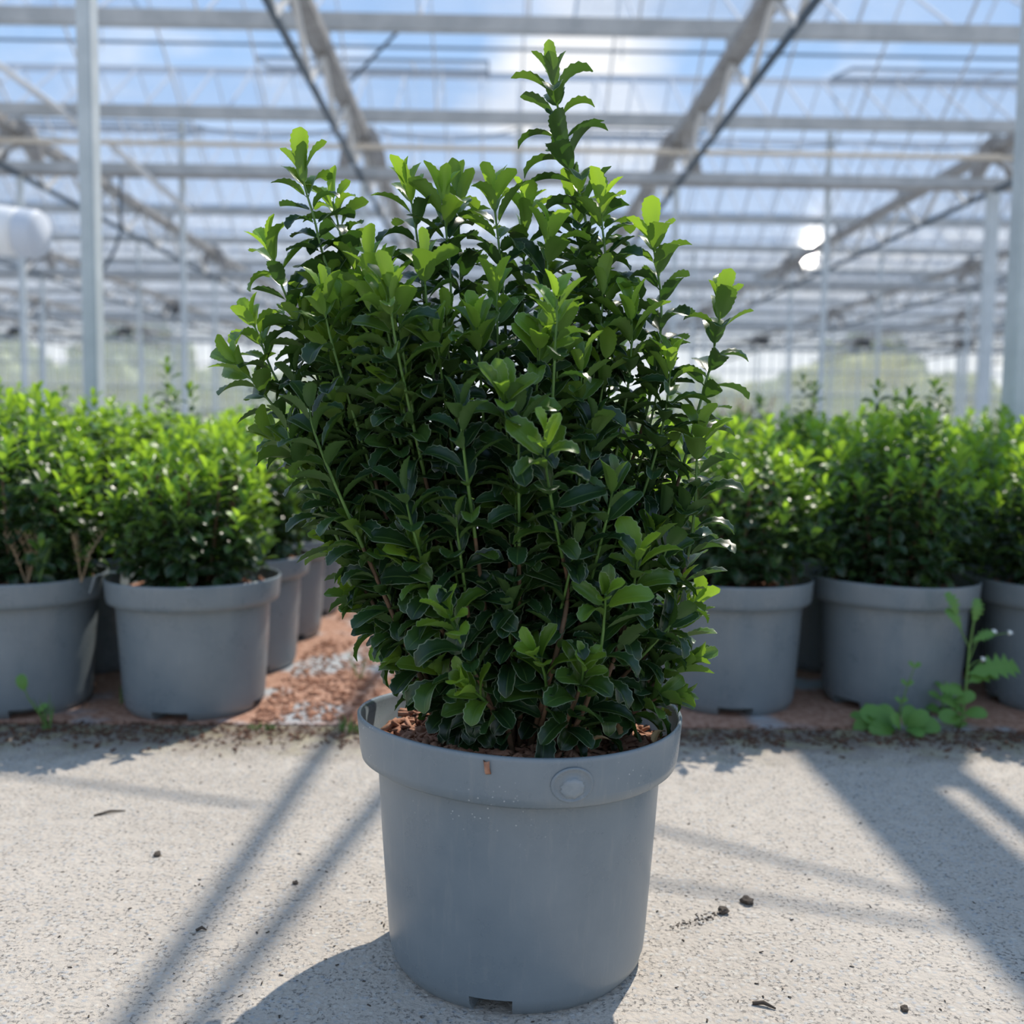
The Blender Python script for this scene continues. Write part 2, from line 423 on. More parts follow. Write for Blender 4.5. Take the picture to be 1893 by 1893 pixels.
# ---- tie beams on the post rows, with wing brackets under the girders
ROWS = [4.6, 14.2, 23.8, 33.4, 43.0]
TB = CAM_H + 3.42
def bracket_mesh():
    b = MB()
    out = [(-0.33, -0.42+0.02), (-0.30, -0.20), (-0.20, 0.06), (-0.12, 0.14), (0.12, 0.14), (0.20, 0.06), (0.30, -0.20), (0.33, -0.40), (0.20, -0.40), (0.13, -0.25), (0.0, -0.19), (-0.13, -0.25), (-0.20, -0.40)]
    n = len(out)
    vs = [(x, y, z) for y in (-0.05, 0.05) for x, z in out]
    tris = [(0, 1, 12), (1, 11, 12), (1, 2, 11), (2, 10, 11), (2, 3, 4), (2, 4, 10), (4, 5, 10), (5, 6, 10), (6, 9, 10), (6, 7, 9), (7, 8, 9)]
    b.add(vs, tris + [tuple(i+n for i in t[::-1]) for t in tris] + [(i, n+i, n+(i+1) % n, (i+1) % n) for i in range(n)])
    return b.mesh('wing_bracket', 'girder_metal')
bkm = bracket_mesh()
for k, ry in enumerate(ROWS[1:]):
    t = empty('tie_beam', (0, ry, TB))
    tag(t, 'thick grey tie beam crossing under the roof on the nearest full post row' if k == 0 else 'grey tie beam crossing under the roof, %s from the end wall' % ('', 'third', 'second', 'first')[k], 'beam',
        None)
    b = MB(); b.box(X0, X1, -0.06, 0.06, -0.09, 0.05); b.build('beam_web', 'gutter_metal', t)
    b = MB(); b.box(X0, X1, -0.085, 0.085, -0.115, -0.09); b.build('bottom_flange', 'girder_metal', t)
    for x in XG:
        obj('wing_bracket', bkm, t, (x, -0.02, 0.44))

# ---- posts
def post_mesh(w, d, top, m='galvanised', bev=0.012):
    b = MB(); ring = [(-w/2+bev, -d/2), (w/2-bev, -d/2), (w/2, -d/2+bev), (w/2, d/2-bev), (w/2-bev, d/2), (-w/2+bev, d/2), (-w/2, d/2-bev), (-w/2, -d/2+bev)]
    vs = [(x, y, z) for z in (0, top) for x, y in ring]; n = 8
    b.add(vs, [(i, (i+1) % n, n+(i+1) % n, n+i) for i in range(n)] + [tuple(range(n))[::-1], tuple(range(n, 2*n))])
    return b.mesh('post', m)
big = post_mesh(0.115, 0.12, GB-0.03); slimmer = post_mesh(0.062, 0.11, GB-0.03)
plate = MB(); plate.box(-0.12, 0.12, -0.12, 0.12, 0, 0.015); plate = plate.mesh('base_plate', 'galvanised')
capm = MB(); capm.box(-0.09, 0.09, -0.09, 0.09, GB-0.032, GB-0.026); capm = capm.mesh('head_plate', 'galvanised')
for x, lab in ((-1.775, 'broad pale steel post rising from the hedge beside the white duct'), (2.36, 'broad grey steel post rising from the hedge past the tall flowering weed')):
    p = empty('steel_post', (x, 4.6, 0)); tag(p, lab, 'post')
    obj('post_shaft', big if x > 0 else slimmer, p); obj('base_plate', plate, p); obj('head_plate', capm, p)
thin = post_mesh(0.075, 0.075, TB-0.11, bev=0.008)
wide = post_mesh(0.16, 0.12, TB-0.11, bev=0.01)
mid = post_mesh(0.07, 0.07, GZ-0.07, 'galvanised', 0.008)
sp = MB(); sp.box(-0.08, 0.08, -0.08, 0.08, 0, 0.012); sp = sp.mesh('base_plate', 'galvanised')
for k, ry in enumerate(ROWS[1:]):
    for x in XG:
        sx = x*1.0
        if abs((sx-0.3)/ry) > 0.62: continue
        w_ = (k == 0 and abs(x-6.78) < 0.1)
        p = empty('steel_post', (sx, ry, 0))
        tag(p, 'wide double-sided steel post under a wing bracket' if w_ else ('slim steel post under the nearest thick tie beam' if k == 0 else 'slim steel post under the %s tie beam from the end wall' % ('', 'third', 'second', 'first')[k]), 'post',
            None if w_ else ('slim posts on the nearest full row' if k == 0 else 'far slim posts'))
        obj('post_shaft', wide if w_ else thin, p); obj('base_plate', sp, p)
    if k < 2:
        for x in XG[:-1]:
            xm = x + 2.125
            if abs((xm-0.3)/ry) > 0.6: continue
            p = empty('steel_post', (xm, ry+0.16, 0)); tag(p, 'slender post running up to the gutter midway between two girders', 'post', 'slender gutter posts')
            obj('post_shaft', mid, p); obj('base_plate', sp, p)

# ---- beige pipe hung across in front of the tie beam, cables, braces
py = 13.6; pz = at(950, 276, py).z
p = empty('hanging_pipe', (0, py, pz)); tag(p, 'beige pipe slung across the bay above the thick tie beam', 'pipe')
b = MB(); b.tube([(X0, 0, 0), (X1, 0, 0)], 0.035, 8); b.build('pipe_run', 'beige_pipe', p)
hb = MB(); hb.box(-0.008, 0.008, -0.008, 0.008, 0, GT-0.05-pz+0.03); hb = hb.mesh('hanger', 'strut_metal')
for x in XG: obj('hanger', hb, p, (x, 0, 0))

def brace(a, b_, r, m, label, name='brace_rod', cat='brace', group=None):
    o_ = Vector(a); q = MB(); q.tube([(0, 0, 0), Vector(b_)-o_], r, 6)
    o = q.build(name, m); o.location = o_; tag(o, label, cat, group)
    return o
brace(at(-30, 100, 13.9), at(150, 232, 14.1), 0.045, 'strut_metal', 'pale diagonal brace dropping towards the broad pale post')
brace(at(205, 268, 14.0), at(352, 392, 14.1), 0.045, 'strut_metal', 'pale diagonal brace between tie beam and gutter, just past the broad pale post')
brace(at(648, 150, 13.3), at(745, 48, 11.2), 0.02, 'blue_steel', 'thin dark diagonal rod under the glass beside the zigzag girder')
# rods high over the concrete slab that shade it
for (xa, ya, xb, yb, r_) in ((1.17, 3.5, 1.31, 6.0, 0.022), (1.20, 3.6, 1.64, 6.0, 0.022), (1.55, 5.02, 2.46, 4.36, 0.010), (1.55, 4.62, 2.46, 4.30, 0.010), (0.3, 5.10, 1.2, 4.82, 0.010)):
    brace((xa, ya, 4.75), (xb, yb, 4.75), r_, 'galvanised', 'steel wind-brace rod high over the concrete slab', 'wind_brace', 'brace', 'wind braces over the slab')
# sagging cables
for (u0_, u1_, v_, sag, yy) in ((62, 365, 246, 18, 14.3), (365, 640, 232, 22, 14.3), (700, 955, 238, 22, 14.3), (1280, 1560, 262, 14, 14.3), (1600, 1850, 262, 12, 14.3)):
    pts = []
    for t in np.linspace(0, 1, 13): pts.append(at(u0_+(u1_-u0_)*t, v_+sag*4*t*(1-t), yy))
    q = MB(); q.tube([p_-pts[0] for p_ in pts], 0.012, 5); o = q.build('cable', 'vent_steel'); o.location = pts[0]
    tag(o, 'thin dark cable sagging between posts under the gutter', 'cable', 'sagging cables under the gutter')
# dangling cable beside the broad pale post
pts = [at(u, v, 14.2) for u, v in ((222, 395), (224, 425), (213, 460), (200, 485), (190, 498))]
q = MB(); q.tube([Vector((0.02, 0, TB-0.11-pts[0].z))] + [p_-pts[0] for p_ in pts], 0.022, 6)
o = q.build('cable', 'blue_steel'); o.location = pts[0]; tag(o, 'dark loose cable curling down beside the broad pale post', 'cable')

# ---- open vents on the nearer slopes
def vent(xa, xb, y_h, z_h, y_s, z_s, lift, label):
    v = empty('roof_vent', ((xa+xb)/2, y_h, z_h)); tag(v, label, 'roof vent', 'open roof vents')
    hw = (xb-xa)/2; dy = y_s-y_h; dz = z_s-z_h+lift
    f = MB()
    for t in (0.0, 1.0): f.beam((-hw, dy*t, dz*t), (hw, dy*t, dz*t), 0.04, 0.035)
    for x in (-hw, hw): f.beam((x, 0, 0), (x, dy, dz), 0.03, 0.035)
    f.build('vent_frame', 'vent_steel', v)
    n = max(2, round(2*hw/1.1))
    pm_ = MB(); pm_.beam((0, 0, 0.0), (0, dy, dz), 2*hw/n-0.03, 0.004); pm_ = pm_.mesh('vent_pane', 'glass')
    bm_ = MB(); bm_.beam((0, 0, 0.0), (0, dy, dz), 0.022, 0.03); bm_ = bm_.mesh('vent_bar', 'bar_metal')
    for k in range(n):
        obj('vent_pane', pm_, v, (-hw + (k+0.5)*2*hw/n, 0, 0))
        if k: obj('vent_bar', bm_, v, (-hw + k*2*hw/n, 0, 0))
    s = MB()
    for x in (-hw*0.6, hw*0.6): s.beam((x, dy, z_s-z_h+0.06), (x, dy*0.98, dz), 0.015, 0.015, (1, 0, 0))
    s.build('vent_stay', 'strut_metal', v)
for i, s, xs in ((1, 1, ((-7.2, -4.5), (0.95, 4.1))), (2, 0, ((-3.4, -0.15), (5.0, 8.3))), (0, 1, ((-2.6, -0.1), (0.9, 3.0))), (3, 0, ((-8.5, -5.3), (0.6, 3.6)))):
    (ya, za), (yb, zb) = slope_ends(i, s)
    hy, hz, ly, lz = (ya, za, yb, zb) if s else (yb, zb, ya, za)
    for xa, xb in xs:
        vent(xa, xb, hy, hz+0.05, hy+(ly-hy)*0.62, hz+(lz-hz)*0.62+0.05, 0.46, 'long glazed roof vent propped open at the ridge')

# ---- glass end wall
wall = empty('wall_back', (0, WALL_Y, 0)); tag(wall, 'far glass end wall with closely spaced mullions', kind='structure')
WT = GZ-0.07
mu = MB(); mu.box(-0.022, 0.022, -0.03, 0.03, 0, WT); mu = mu.mesh('mullion', 'bar_metal')
pnm = MB(); pnm.box(-0.225, 0.225, -0.002, 0.002, 0.3, WT-0.03); pnm = pnm.mesh('pane', 'wall_glass')
gb = MB(); gb.box(-0.235, 0.235, -0.05, 0.05, 0, 0.3); gb = gb.mesh('plinth_panel', 'gutter_metal')
n = int((X1-X0)/0.47)
for i in range(n+1):
    x = X0 + i*0.47
    obj('mullion', mu, wall, (x, 0, 0))
    if i < n:
        obj('pane', pnm, wall, (x+0.235, 0, 0)); obj('plinth_panel', gb, wall, (x+0.235, 0, 0))
rl = MB(); rl.box(X0, X1, -0.04, 0.04, -0.03, 0.03); rl = rl.mesh('rail', 'bar_metal')
for zz in (1.4, 2.5, 3.6): obj('rail', rl, wall, (0, 0, zz))
# gable glass of the end bay is the roof's own; side walls are plain glass with posts
for nm, x in (('wall_left', X0), ('wall_right', X1)):
    wl = empty(nm, (x, 0, 0)); tag(wl, 'glass side wall', kind='structure')
    for i in range(12):
        q = MB(); q.box(-0.002, 0.002, 0.03, 3.45, 0.3, WT); obj('pane', q.mesh('pane', 'glass'), wl, (0, 7.8+3.47*i, 0))
        q = MB(); q.box(-0.03, 0.03, -0.03, 0.03, 0, WT); obj('mullion', q.mesh('mullion', 'galvanised'), wl, (0, 7.8+3.47*i, 0))

# ---- trees beyond the end wall
def crown_mesh(seed, m):
    rnd = np.random.default_rng(seed)
    bm = bmesh.new(); bmesh.ops.create_icosphere(bm, subdivisions=4, radius=1.0)
    ph = rnd.uniform(0, 6.28, (10, 3)); fr = rnd.uniform(2, 9, (10, 3))
    for v in bm.verts:
        c = v.co; d = 0
        for k in range(10): d += math.sin(fr[k, 0]*c.x+ph[k, 0])*math.sin(fr[k, 1]*c.y+ph[k, 1])*math.sin(fr[k, 2]*c.z+ph[k, 2])
        v.co = c*(1+0.16*d+rnd.uniform(-0.05, 0.05))
    me = bpy.data.meshes.new('crown'); bm.to_mesh(me); bm.free(); me.materials.append(MATS[m]); return me
crowns = [crown_mesh(s, 'tree_crown' if s % 2 else 'tree_crown_pale') for s in range(4)]
tk = MB(); tk.tube([(0, 0, 0), (0.05, 0, 1.5), (0, 0.05, 3.2)], [0.25, 0.2, 0.12], 8); tk = tk.mesh('trunk', 'tree_trunk')
k = 0
for u, h, Y in ((10, 5.6, 66), (120, 5.0, 82), (240, 6.6, 62), (345, 5.6, 98), (430, 5.2, 80), (545, 5.8, 96), (1290, 4.8, 80), (1380, 5.2, 98), (1470, 4.6, 72), (1590, 6.4, 62), (1665, 6.4, 84), (1770, 4.6, 68), (1860, 4.5, 98)):
    p = at(u, 800, Y)
    t = empty('tree', (p.x, Y, -0.05), k*1.3)
    yel = k % 2
    tag(t, 'yellow-green bushy tree outside beyond the end wall' if yel else 'pale grey-green tree outside beyond the end wall', 'tree', 'yellow-green trees outside' if yel else 'pale trees outside')
    obj('trunk', tk, t)
    c = obj('crown', crowns[k % 4], t, (0, 0, h*0.56)); c.scale = (h*0.55, h*0.5, h*0.44)
    k += 1

# ---- white duct
dc = at(20, 428, 8.0)
d = empty('air_duct', dc); tag(d, 'fat white round duct hung beside the broad pale post', 'duct')
def lathe_x(prof, n=40):
    b = MB(); vs = [(x, r*math.cos(2*math.pi*k/n), r*math.sin(2*math.pi*k/n)) for x, r in prof for k in range(n)]
    b.add(vs, [(i*n+k, (i+1)*n+k, (i+1)*n+(k+1) % n, i*n+(k+1) % n) for i in range(len(prof)-1) for k in range(n)], True)
    return b
dt = lathe_x([(-2.2, 0.0), (-2.2, 0.185), (-0.02, 0.185), (0.02, 0.18), (0.10, 0.18), (0.10, 0.17)]).build('duct_tube', 'white_plastic', d)
dk = lathe_x([(0.09, 0.182), (0.20, 0.180), (0.235, 0.165), (0.245, 0.0)]).build('duct_end_cap', 'cap_grey', d)
for s in (-1.6, -0.35):
    q = lathe_x([(s-0.02, 0.186), (s-0.02, 0.19), (s+0.02, 0.19), (s+0.02, 0.186)]); q.build('strap', 'strut_metal', d)
    q = MB(); q.tube([(s, 0, 0.19), (s+0.25*0, 0, 2.45)], 0.006, 5); o = q.build('hanger_wire', 'strut_metal', d); o.rotation_euler = (0, -R(6), 0)
d.rotation_euler = (0, R(6), R(-4))

# ---- small dark lamps/sprinkler boxes hanging far down
for u, v in ((318, 572), (232, 612), (30, 612), (1410, 630), (1598, 634), (1788, 636)):
    p = at(u, v, 33.4)
    b = MB(); b.box(-0.2, 0.2, -0.1, 0.1, -0.12, 0.08); b.beam((0, 0, 0.05), (0, 0, TB-0.11-p.z), 0.02, 0.02); b.beam((-0.2, 0, -0.05), (-0.34, 0, -0.16), 0.1, 0.03, (0, 1, 0))
    o = b.build('hanging_fan', 'black_plastic'); o.location = p; tag(o, 'small dark box hanging on a rod far down the glasshouse', 'fan', 'small hanging boxes far away')

# ================================================================== PLANTS
def leaf_template(rows, cross, fold, curl, width, teeth, twist=0.0, seed=0):
    """leaf along +y, length 1, adaxial side +z"""
    ts = np.linspace(0, 1, rows+1)
    cs = np.linspace(-1, 1, cross)
    y = z_ = 0.0; cy = [0.0]; cz = [0.0]; ang = []
    for i in range(rows):
        tm = (ts[i]+ts[i+1])/2; th = -curl*(tm**1.6); ang.append(th)
        y += math.cos(th)/rows; z_ += math.sin(th)/rows; cy.append(y); cz.append(z_)
    ang.append(ang[-1])
    V = []; E = []
    rr = np.random.default_rng(seed)
    for i, t in enumerate(ts):
        s = max(0.0, (t-0.07)/0.93)
        wd = width*0.5*(s**0.72)*((1-s)**0.52)*2.1 + 0.02*(1-t)
        if i == rows: wd = 0.012
        tooth = (1+teeth*(1 if i % 2 else -1)) if 0.32 < t < 0.97 else 1.0
        fl = fold*(0.75+0.5*math.sin(3*t))
        th = ang[i]; ny, nz = -math.sin(th), math.cos(th)
        tw = twist*t
        for c in cs:
            ww = wd*c*(tooth if abs(c) > 0.9 else 1.0)
            hgt = abs(ww)*math.sin(fl) - (0.22*wd*(abs(c)**3) if abs(c) > 0.6 else 0) + math.sin(tw)*ww
            x = ww*math.cos(fl)*math.cos(tw)
            fy = 0.012*(1 if i % 2 else 0) if (abs(c) > 0.9 and teeth) else 0
            V.append((x, cy[i]+ny*hgt+fy, cz[i]+nz*hgt)); E.append(abs(c))
    F = [(i*cross+k, i*cross+k+1, (i+1)*cross+k+1, (i+1)*cross+k) for i in range(rows) for k in range(cross-1)]
    return np.array(V), np.array(F), np.array(E)

SHAPES = ((0.48, 0.95, 0.56, 0.15), (0.62, 1.25, 0.54, -0.25), (0.40, 0.60, 0.58, 0.3), (0.55, 1.7, 0.55, 0.1), (0.60, 0.35, 0.52, -0.2))
LEAF_HI = [leaf_template(15, 5, f, c, w_, 0.055, tw, i) for i, (f, c, w_, tw) in enumerate(SHAPES)]
LEAF_LO = [leaf_template(5, 3, f, c, w_, 0.0, tw, i) for i, (f, c, w_, tw) in enumerate(SHAPES)]

def unit(v): return v/np.maximum(np.linalg.norm(v, axis=-1, keepdims=True), 1e-9)

def resample(pts, step):
    pts = np.asarray(pts, float)
    # smooth the polyline with Catmull-Rom, then walk it
    P = np.vstack([2*pts[0]-pts[1], pts, 2*pts[-1]-pts[-2]]); out = []
    for i in range(1, len(P)-2):
        for t in np.linspace(0, 1, 12, endpoint=False):
            a, b_, c, d_ = P[i-1], P[i], P[i+1], P[i+2]
            out.append(0.5*((2*b_)+(-a+c)*t+(2*a-5*b_+4*c-d_)*t*t+(-a+3*b_-3*c+d_)*t**3))
    out.append(pts[-1]); out = np.array(out)
    L = np.r_[0, np.cumsum(np.linalg.norm(np.diff(out, axis=0), axis=1))]
    n = max(3, int(L[-1]/step)); s = np.linspace(0, L[-1], n+1)
    return np.stack([np.interp(s, L, out[:, k]) for k in range(3)], 1), L[-1]

class Foliage:
    def __init__(s): s.M = []; s.P = []; s.age = []; s.shape = []; s.rnd = []
    def shoot(s, rng, path, leafy, step=0.0190, size=0.062, tip_age=1.0, open_base=56, open_tip=16, young_len=0.075):
        """path from base to tip; leafy = length from the tip that carries leaves"""
        pts, L = resample(path, 0.008)
        dd = [0.024 if L > 0.2 else 0.008]
        while dd[-1] < L-0.01: dd.append(dd[-1]+step*(0.42+0.58*min(1.0, dd[-1]/0.07)))
        sl = np.linspace(0, L, len(pts)); sn = L-np.array(dd[::-1])
        pts = np.stack([np.interp(sn, sl, pts[:, k]) for k in range(3)], 1)
        T = unit(np.gradient(pts, axis=0)); n = len(pts); phi = rng.uniform(0, math.pi)
        for i in range(n):
            dist = L-sn[i]
            if dist > leafy: continue
            t = T[i]; ref = np.array([0.2, 1, 0.1]) if abs(t[1]) < 0.9 else np.array([1, 0, 0.1])
            a_ = unit(np.cross(t, ref)); b_ = np.cross(t, a_)
            phi += math.pi/2 + rng.normal(0, 0.14)
            for k in (0, 1):
                if dist > 0.08 and rng.random() < 0.06: continue
                az = phi + k*math.pi + rng.normal(0, 0.15)
                rad = a_*math.cos(az)+b_*math.sin(az)
                f = min(1.0, max(0.0, dist-0.018)/0.085)
                al = R(open_tip + (open_base-open_tip)*f**0.8 + rng.normal(0, 9))
                l = t*math.cos(al)+rad*math.sin(al); nn = t*math.sin(al)-rad*math.cos(al)
                x = np.cross(l, nn)
                rl = rng.normal(0, 0.22); x, nn = x*math.cos(rl)+nn*math.sin(rl), nn*math.cos(rl)-x*math.sin(rl)
                sz = size*(0.68+0.32*min(1, max(0, dist-0.015)/0.04))*rng.uniform(0.8, 1.16)
                s.M.append(np.stack([x*sz*rng.uniform(0.9, 1.1), l*sz, nn*sz], 1)); s.P.append(pts[i]+rad*0.0015)
                ag = tip_age*max(0.0, 1-max(0.0, dist-0.016)/young_len)
                s.age.append(float(np.clip(ag+rng.normal(0, 0.07), 0, 1)))
                sh = rng.choice([2, 4]) if dist < 0.045 else rng.integers(0, 5)
                s.shape.append(int(sh)); s.rnd.append(rng.random())
        return pts
    def arrays(s):
        s.M = np.array(s.M); s.P = np.array(s.P); s.age = np.array(s.age); s.shape = np.array(s.shape); s.rnd = np.array(s.rnd)
    def bulk(s, idx, templ):
        Vs, Fs, Cs = [], [], []; off = 0
        for k, (V, F, E) in enumerate(templ):
            ii = idx[s.shape[idx] == k]
            if len(ii) == 0: continue
            W = np.einsum('nij,vj->nvi', s.M[ii], V)+s.P[ii][:, None, :]
            nv = len(V); m = len(ii)
            Vs.append(W.reshape(-1, 3)); Fs.append((F[None]+(np.arange(m)*nv)[:, None, None]).reshape(-1, 4)+off)
            c = np.zeros((m, nv, 3)); c[:, :, 0] = s.age[ii][:, None]; c[:, :, 1] = E[None]; c[:, :, 2] = s.rnd[ii][:, None]
            Cs.append(c.reshape(-1, 3)); off += m*nv
        return np.vstack(Vs), np.vstack(Fs), np.vstack(Cs)
    def largest_visible(s, n, origin=(0, 0, 0), step=3.0):
        """indices of the n leaves that show largest from the camera (coarse depth buffer)"""
        V = LEAF_LO[0][0]
        aa = np.linspace(0.1, 0.95, 6); smp = np.array([(x, y, 0) for y in aa for x in (-0.18, -0.06, 0.06, 0.18)])
        W = np.einsum('nij,vj->nvi', s.M, smp)+s.P[:, None, :]+np.array(origin)
        q = W-np.array(CAM); zz = q@np.array(fwd)
        px = ((CPX+FPX*(q@np.array(right))/zz)/step).astype(int); py_ = ((CPX-FPX*(q@np.array(up))/zz)/step).astype(int)
        ids = np.repeat(np.arange(len(s.P)), len(smp)); px = px.ravel(); py_ = py_.ravel(); zz = zz.ravel()
        ok = (px >= 0) & (py_ >= 0) & (px < 1893/step) & (py_ < 1893/step)
        ids, px, py_, zz = ids[ok], px[ok], py_[ok], zz[ok]
        o_ = np.argsort(zz); key = py_[o_]*5000+px[o_]
        _, first = np.unique(key, return_index=True)
        cnt = np.bincount(ids[o_][first], minlength=len(s.P))
        return np.argsort(-cnt)[:n]

LEAF_PARTS = {}
def leaf_part_mesh(kind, templ, sh, ag, rn, material):
    key = (kind, sh, ag, rn)
    if key not in LEAF_PARTS:
        V, F, E = templ[sh]
        c = np.zeros((len(V), 3)); c[:, 0] = ag/5.0; c[:, 1] = E; c[:, 2] = (rn+0.5)/3
        LEAF_PARTS[key] = mesh_np('leaf', V, F, material, True, c)
    return LEAF_PARTS[key]
def leaf_parts(fo, idx, parent, kind, templ, material):
    for i in idx:
        me = leaf_part_mesh(kind, templ, int(fo.shape[i]), int(round(fo.age[i]*5)), int(fo.rnd[i]*2.999), material)
        o = bpy.data.objects.new('leaf', me); COL.objects.link(o); o.parent = parent
        m = fo.M[i]; p = fo.P[i]
        o.matrix_basis = Matrix(((m[0, 0], m[0, 1], m[0, 2], p[0]), (m[1, 0], m[1, 1], m[1, 2], p[1]), (m[2, 0], m[2, 1], m[2, 2], p[2]), (0, 0, 0, 1)))

# ---- pots
POT_H = 0.35
def pot_meshes(warp=0.0, nseg=120, notch0=-100, seed=0):
    """returns (body mesh, rim mesh); notches are cut into the foot"""
    rnd = random.Random(seed)
    body = MB(); rows = [(0.1735, 0.0), (0.1785, 0.012), (0.1815, 0.024), (0.1835, 0.045), (0.187, 0.10), (0.192, 0.18), (0.1965, 0.26), (0.1985, 0.292)]
    rows[0] = (0.169, 0.0)
    half = 3
    nots = [round(((notch0+a) % 360)/360*nseg) for a in (0, 90, 180, 270)]
    isn = lambda k: any((k-c) % nseg in [j % nseg for j in range(-half, half)] for c in nots)
    def P(r, z, k, f=1.0):
        a = 2*math.pi*k/nseg
        return (r*math.cos(a)*(1+0.012*warp*f*z/0.35), r*math.sin(a)*(1-0.06*warp*f*(z/0.35)**2), z + (warp*0.006*math.sin(2*a+0.6)+warp*0.004*(-math.sin(a)) if z > 0.25 and f else 0)*1.0)
    vs = [P(r, z, k) for r, z in rows for k in range(nseg)]
    fs = []
    for i in range(len(rows)-1):
        for k in range(nseg):
            if i < 2 and isn(k): continue
            fs.append((i*nseg+k, i*nseg+(k+1) % nseg, (i+1)*nseg+(k+1) % nseg, (i+1)*nseg+k))
    body.add(vs, fs, True)
    zt = rows[2][1]
    for c in nots:                                   # notch roof and cheeks
        ks = range(c-half, c+half+1)
        o_ = [P(rows[2][0], zt, k) for k in ks]; i_ = [P(0.115, zt, k) for k in ks]; m = len(o_)
        body.add(o_+i_, [(j, j+1, m+j+1, m+j) for j in range(m-1)])
        for k in (c-half, c+half):
            body.add([P(rows[0][0], 0, k), P(rows[1][0], rows[1][1], k), P(rows[2][0], zt, k), P(0.115, zt, k), P(0.115, 0, k)], [(0, 1, 2, 3, 4)])
    inner = [(0.115, 0.0), (0.115, 0.026)]           # foot ring inside, then floor
    vs = [P(r, z, k) for r, z in inner for k in range(nseg)]
    body.add(vs, [(k, nseg+k, nseg+(k+1) % nseg, (k+1) % nseg) for k in range(nseg)])
    body.add([P(0.17, 0.0275, k) for k in range(nseg)], [tuple(range(nseg))])
    ring = MB(); prof = [(0.197, 0.285), (0.214, 0.284), (0.2195, 0.288), (0.222, 0.300), (0.2255, 0.343), (0.2255, 0.3475), (0.2235, 0.350), (0.2205, 0.3475), (0.2185, 0.343), (0.212, 0.295), (0.194, 0.289), (0.190, 0.24), (0.186, 0.16)]
    vs = [P(r, z, k) for r, z in prof for k in range(nseg)]
    ring.add(vs, [(i*nseg+k, i*nseg+(k+1) % nseg, (i+1)*nseg+(k+1) % nseg, (i+1)*nseg+k) for i in range(len(prof)-1) for k in range(nseg)], True)
    return body.mesh('pot', 'pot'), ring.mesh('rim_collar', 'pot')

def chip_cloud(rng, pts, smin, smax, tilt=0.35):
    """small irregular splinters lying at pts -> V, F (quads)"""
    base = np.array([(-1, -1, -1), (1, -0.8, -1), (0.9, 1, -1), (-1, 0.8, -1), (-0.8, -0.7, 1), (0.7, -0.9, 1), (0.8, 0.7, 1), (-0.9, 0.9, 1)])*0.5
    F = np.array([(0, 3, 2, 1), (4, 5, 6, 7), (0, 1, 5, 4), (1, 2, 6, 5), (2, 3, 7, 6), (3, 0, 4, 7)])
    Vs, Fs = [], []
    for i, p in enumerate(pts):
        l = rng.uniform(smin, smax); s = np.array([l, l*rng.uniform(0.15, 0.45), l*rng.uniform(0.1, 0.22)])
        a = rng.uniform(0, 6.283); tx, ty = rng.normal(0, tilt, 2)
        m = np.array(Matrix.Rotation(a, 3, 'Z') @ Matrix.Rotation(tx, 3, 'X') @ Matrix.Rotation(ty, 3, 'Y'))
        V = (base*rng.uniform(0.7, 1.3, (8, 1))*s)@m.T+np.array(p)
        Vs.append(V); Fs.append(F+8*i)
    return np.vstack(Vs), np.vstack(Fs)

def mulch_height(x, y, amp=0.012):
    return amp*(math.sin(17*x+1.3)*math.cos(14*y)+0.6*math.sin(31*y+9*x))

def mulch_mesh(z0, rad, n=40, rings=9, m='soil', ry=1.0):
    b = MB(); vs = [(0, 0, z0+mulch_height(0, 0))]
    for i in range(1, rings+1):
        r = rad*i/rings
        for k in range(n):
            a = 2*math.pi*k/n; x, y = r*math.cos(a), r*math.sin(a)*ry
            vs.append((x, y, z0+mulch_height(x, y)-0.006*(i/rings)**3+0.012*(1-i/rings)))
    fs = [(0, 1+k, 1+(k+1) % n) for k in range(n)]
    for i in range(rings-1):
        fs += [(1+i*n+k, 1+(i+1)*n+k, 1+(i+1)*n+(k+1) % n, 1+i*n+(k+1) % n) for k in range(n)]
    b.add(vs, fs, True); return b.mesh('mulch', m)

# ------------------------------------------------------------------ main potted shrub
PX, PY = 0.040, 1.425
main = empty('potted_shrub', (PX, PY, 0))
tag(main, 'tall upright glossy-leaved evergreen shrub in a grey pot, standing alone on the concrete', 'potted shrub')
bm_, rm_ = pot_meshes(1.0, 120, -103)
pot = obj('pot', bm_, main); rim = obj('rim_collar', rm_, pot)
# raised moulding mark on the collar
b = MB(); n = 28
def on_collar(da, dz, off):
    a = R(-90) + 0.27 + da
    r = 0.2235+off+(dz)*0.075
    return (r*math.cos(a)*1.011, r*math.sin(a)*(1-0.06*(0.315/0.35)**2), 0.316+dz + 0.006*math.sin(2*a+0.6)-0.004*math.sin(a))
rings = [(1.0, 0.0003), (0.97, 0.0014), (0.86, 0.0014), (0.83, 0.0006), (0.45, 0.0006), (0.42, 0.0015), (0.01, 0.0017)]
vs = [on_collar(0.125*f*math.cos(2*math.pi*k/n), 0.023*f*math.sin(2*math.pi*k/n), off) for f, off in rings for k in range(n)]
b.add(vs, [(i*n+k, i*n+(k+1) % n, (i+1)*n+(k+1) % n, (i+1)*n+k) for i in range(len(rings)-1) for k in range(n)], True)
b.build('moulded_disc', 'pot', pot)
b = MB(); rings = [(0.55, 0.0007), (0.52, 0.0021), (0.30, 0.0024), (0.01, 0.0024)]
vs = [on_collar(0.125*f*(1+0.12*math.sin(3*k))*math.cos(2*math.pi*k/n), -0.004+0.023*f*(1+0.10*math.cos(2*k))*math.sin(2*math.pi*k/n), off) for f, off in rings for k in range(n)]
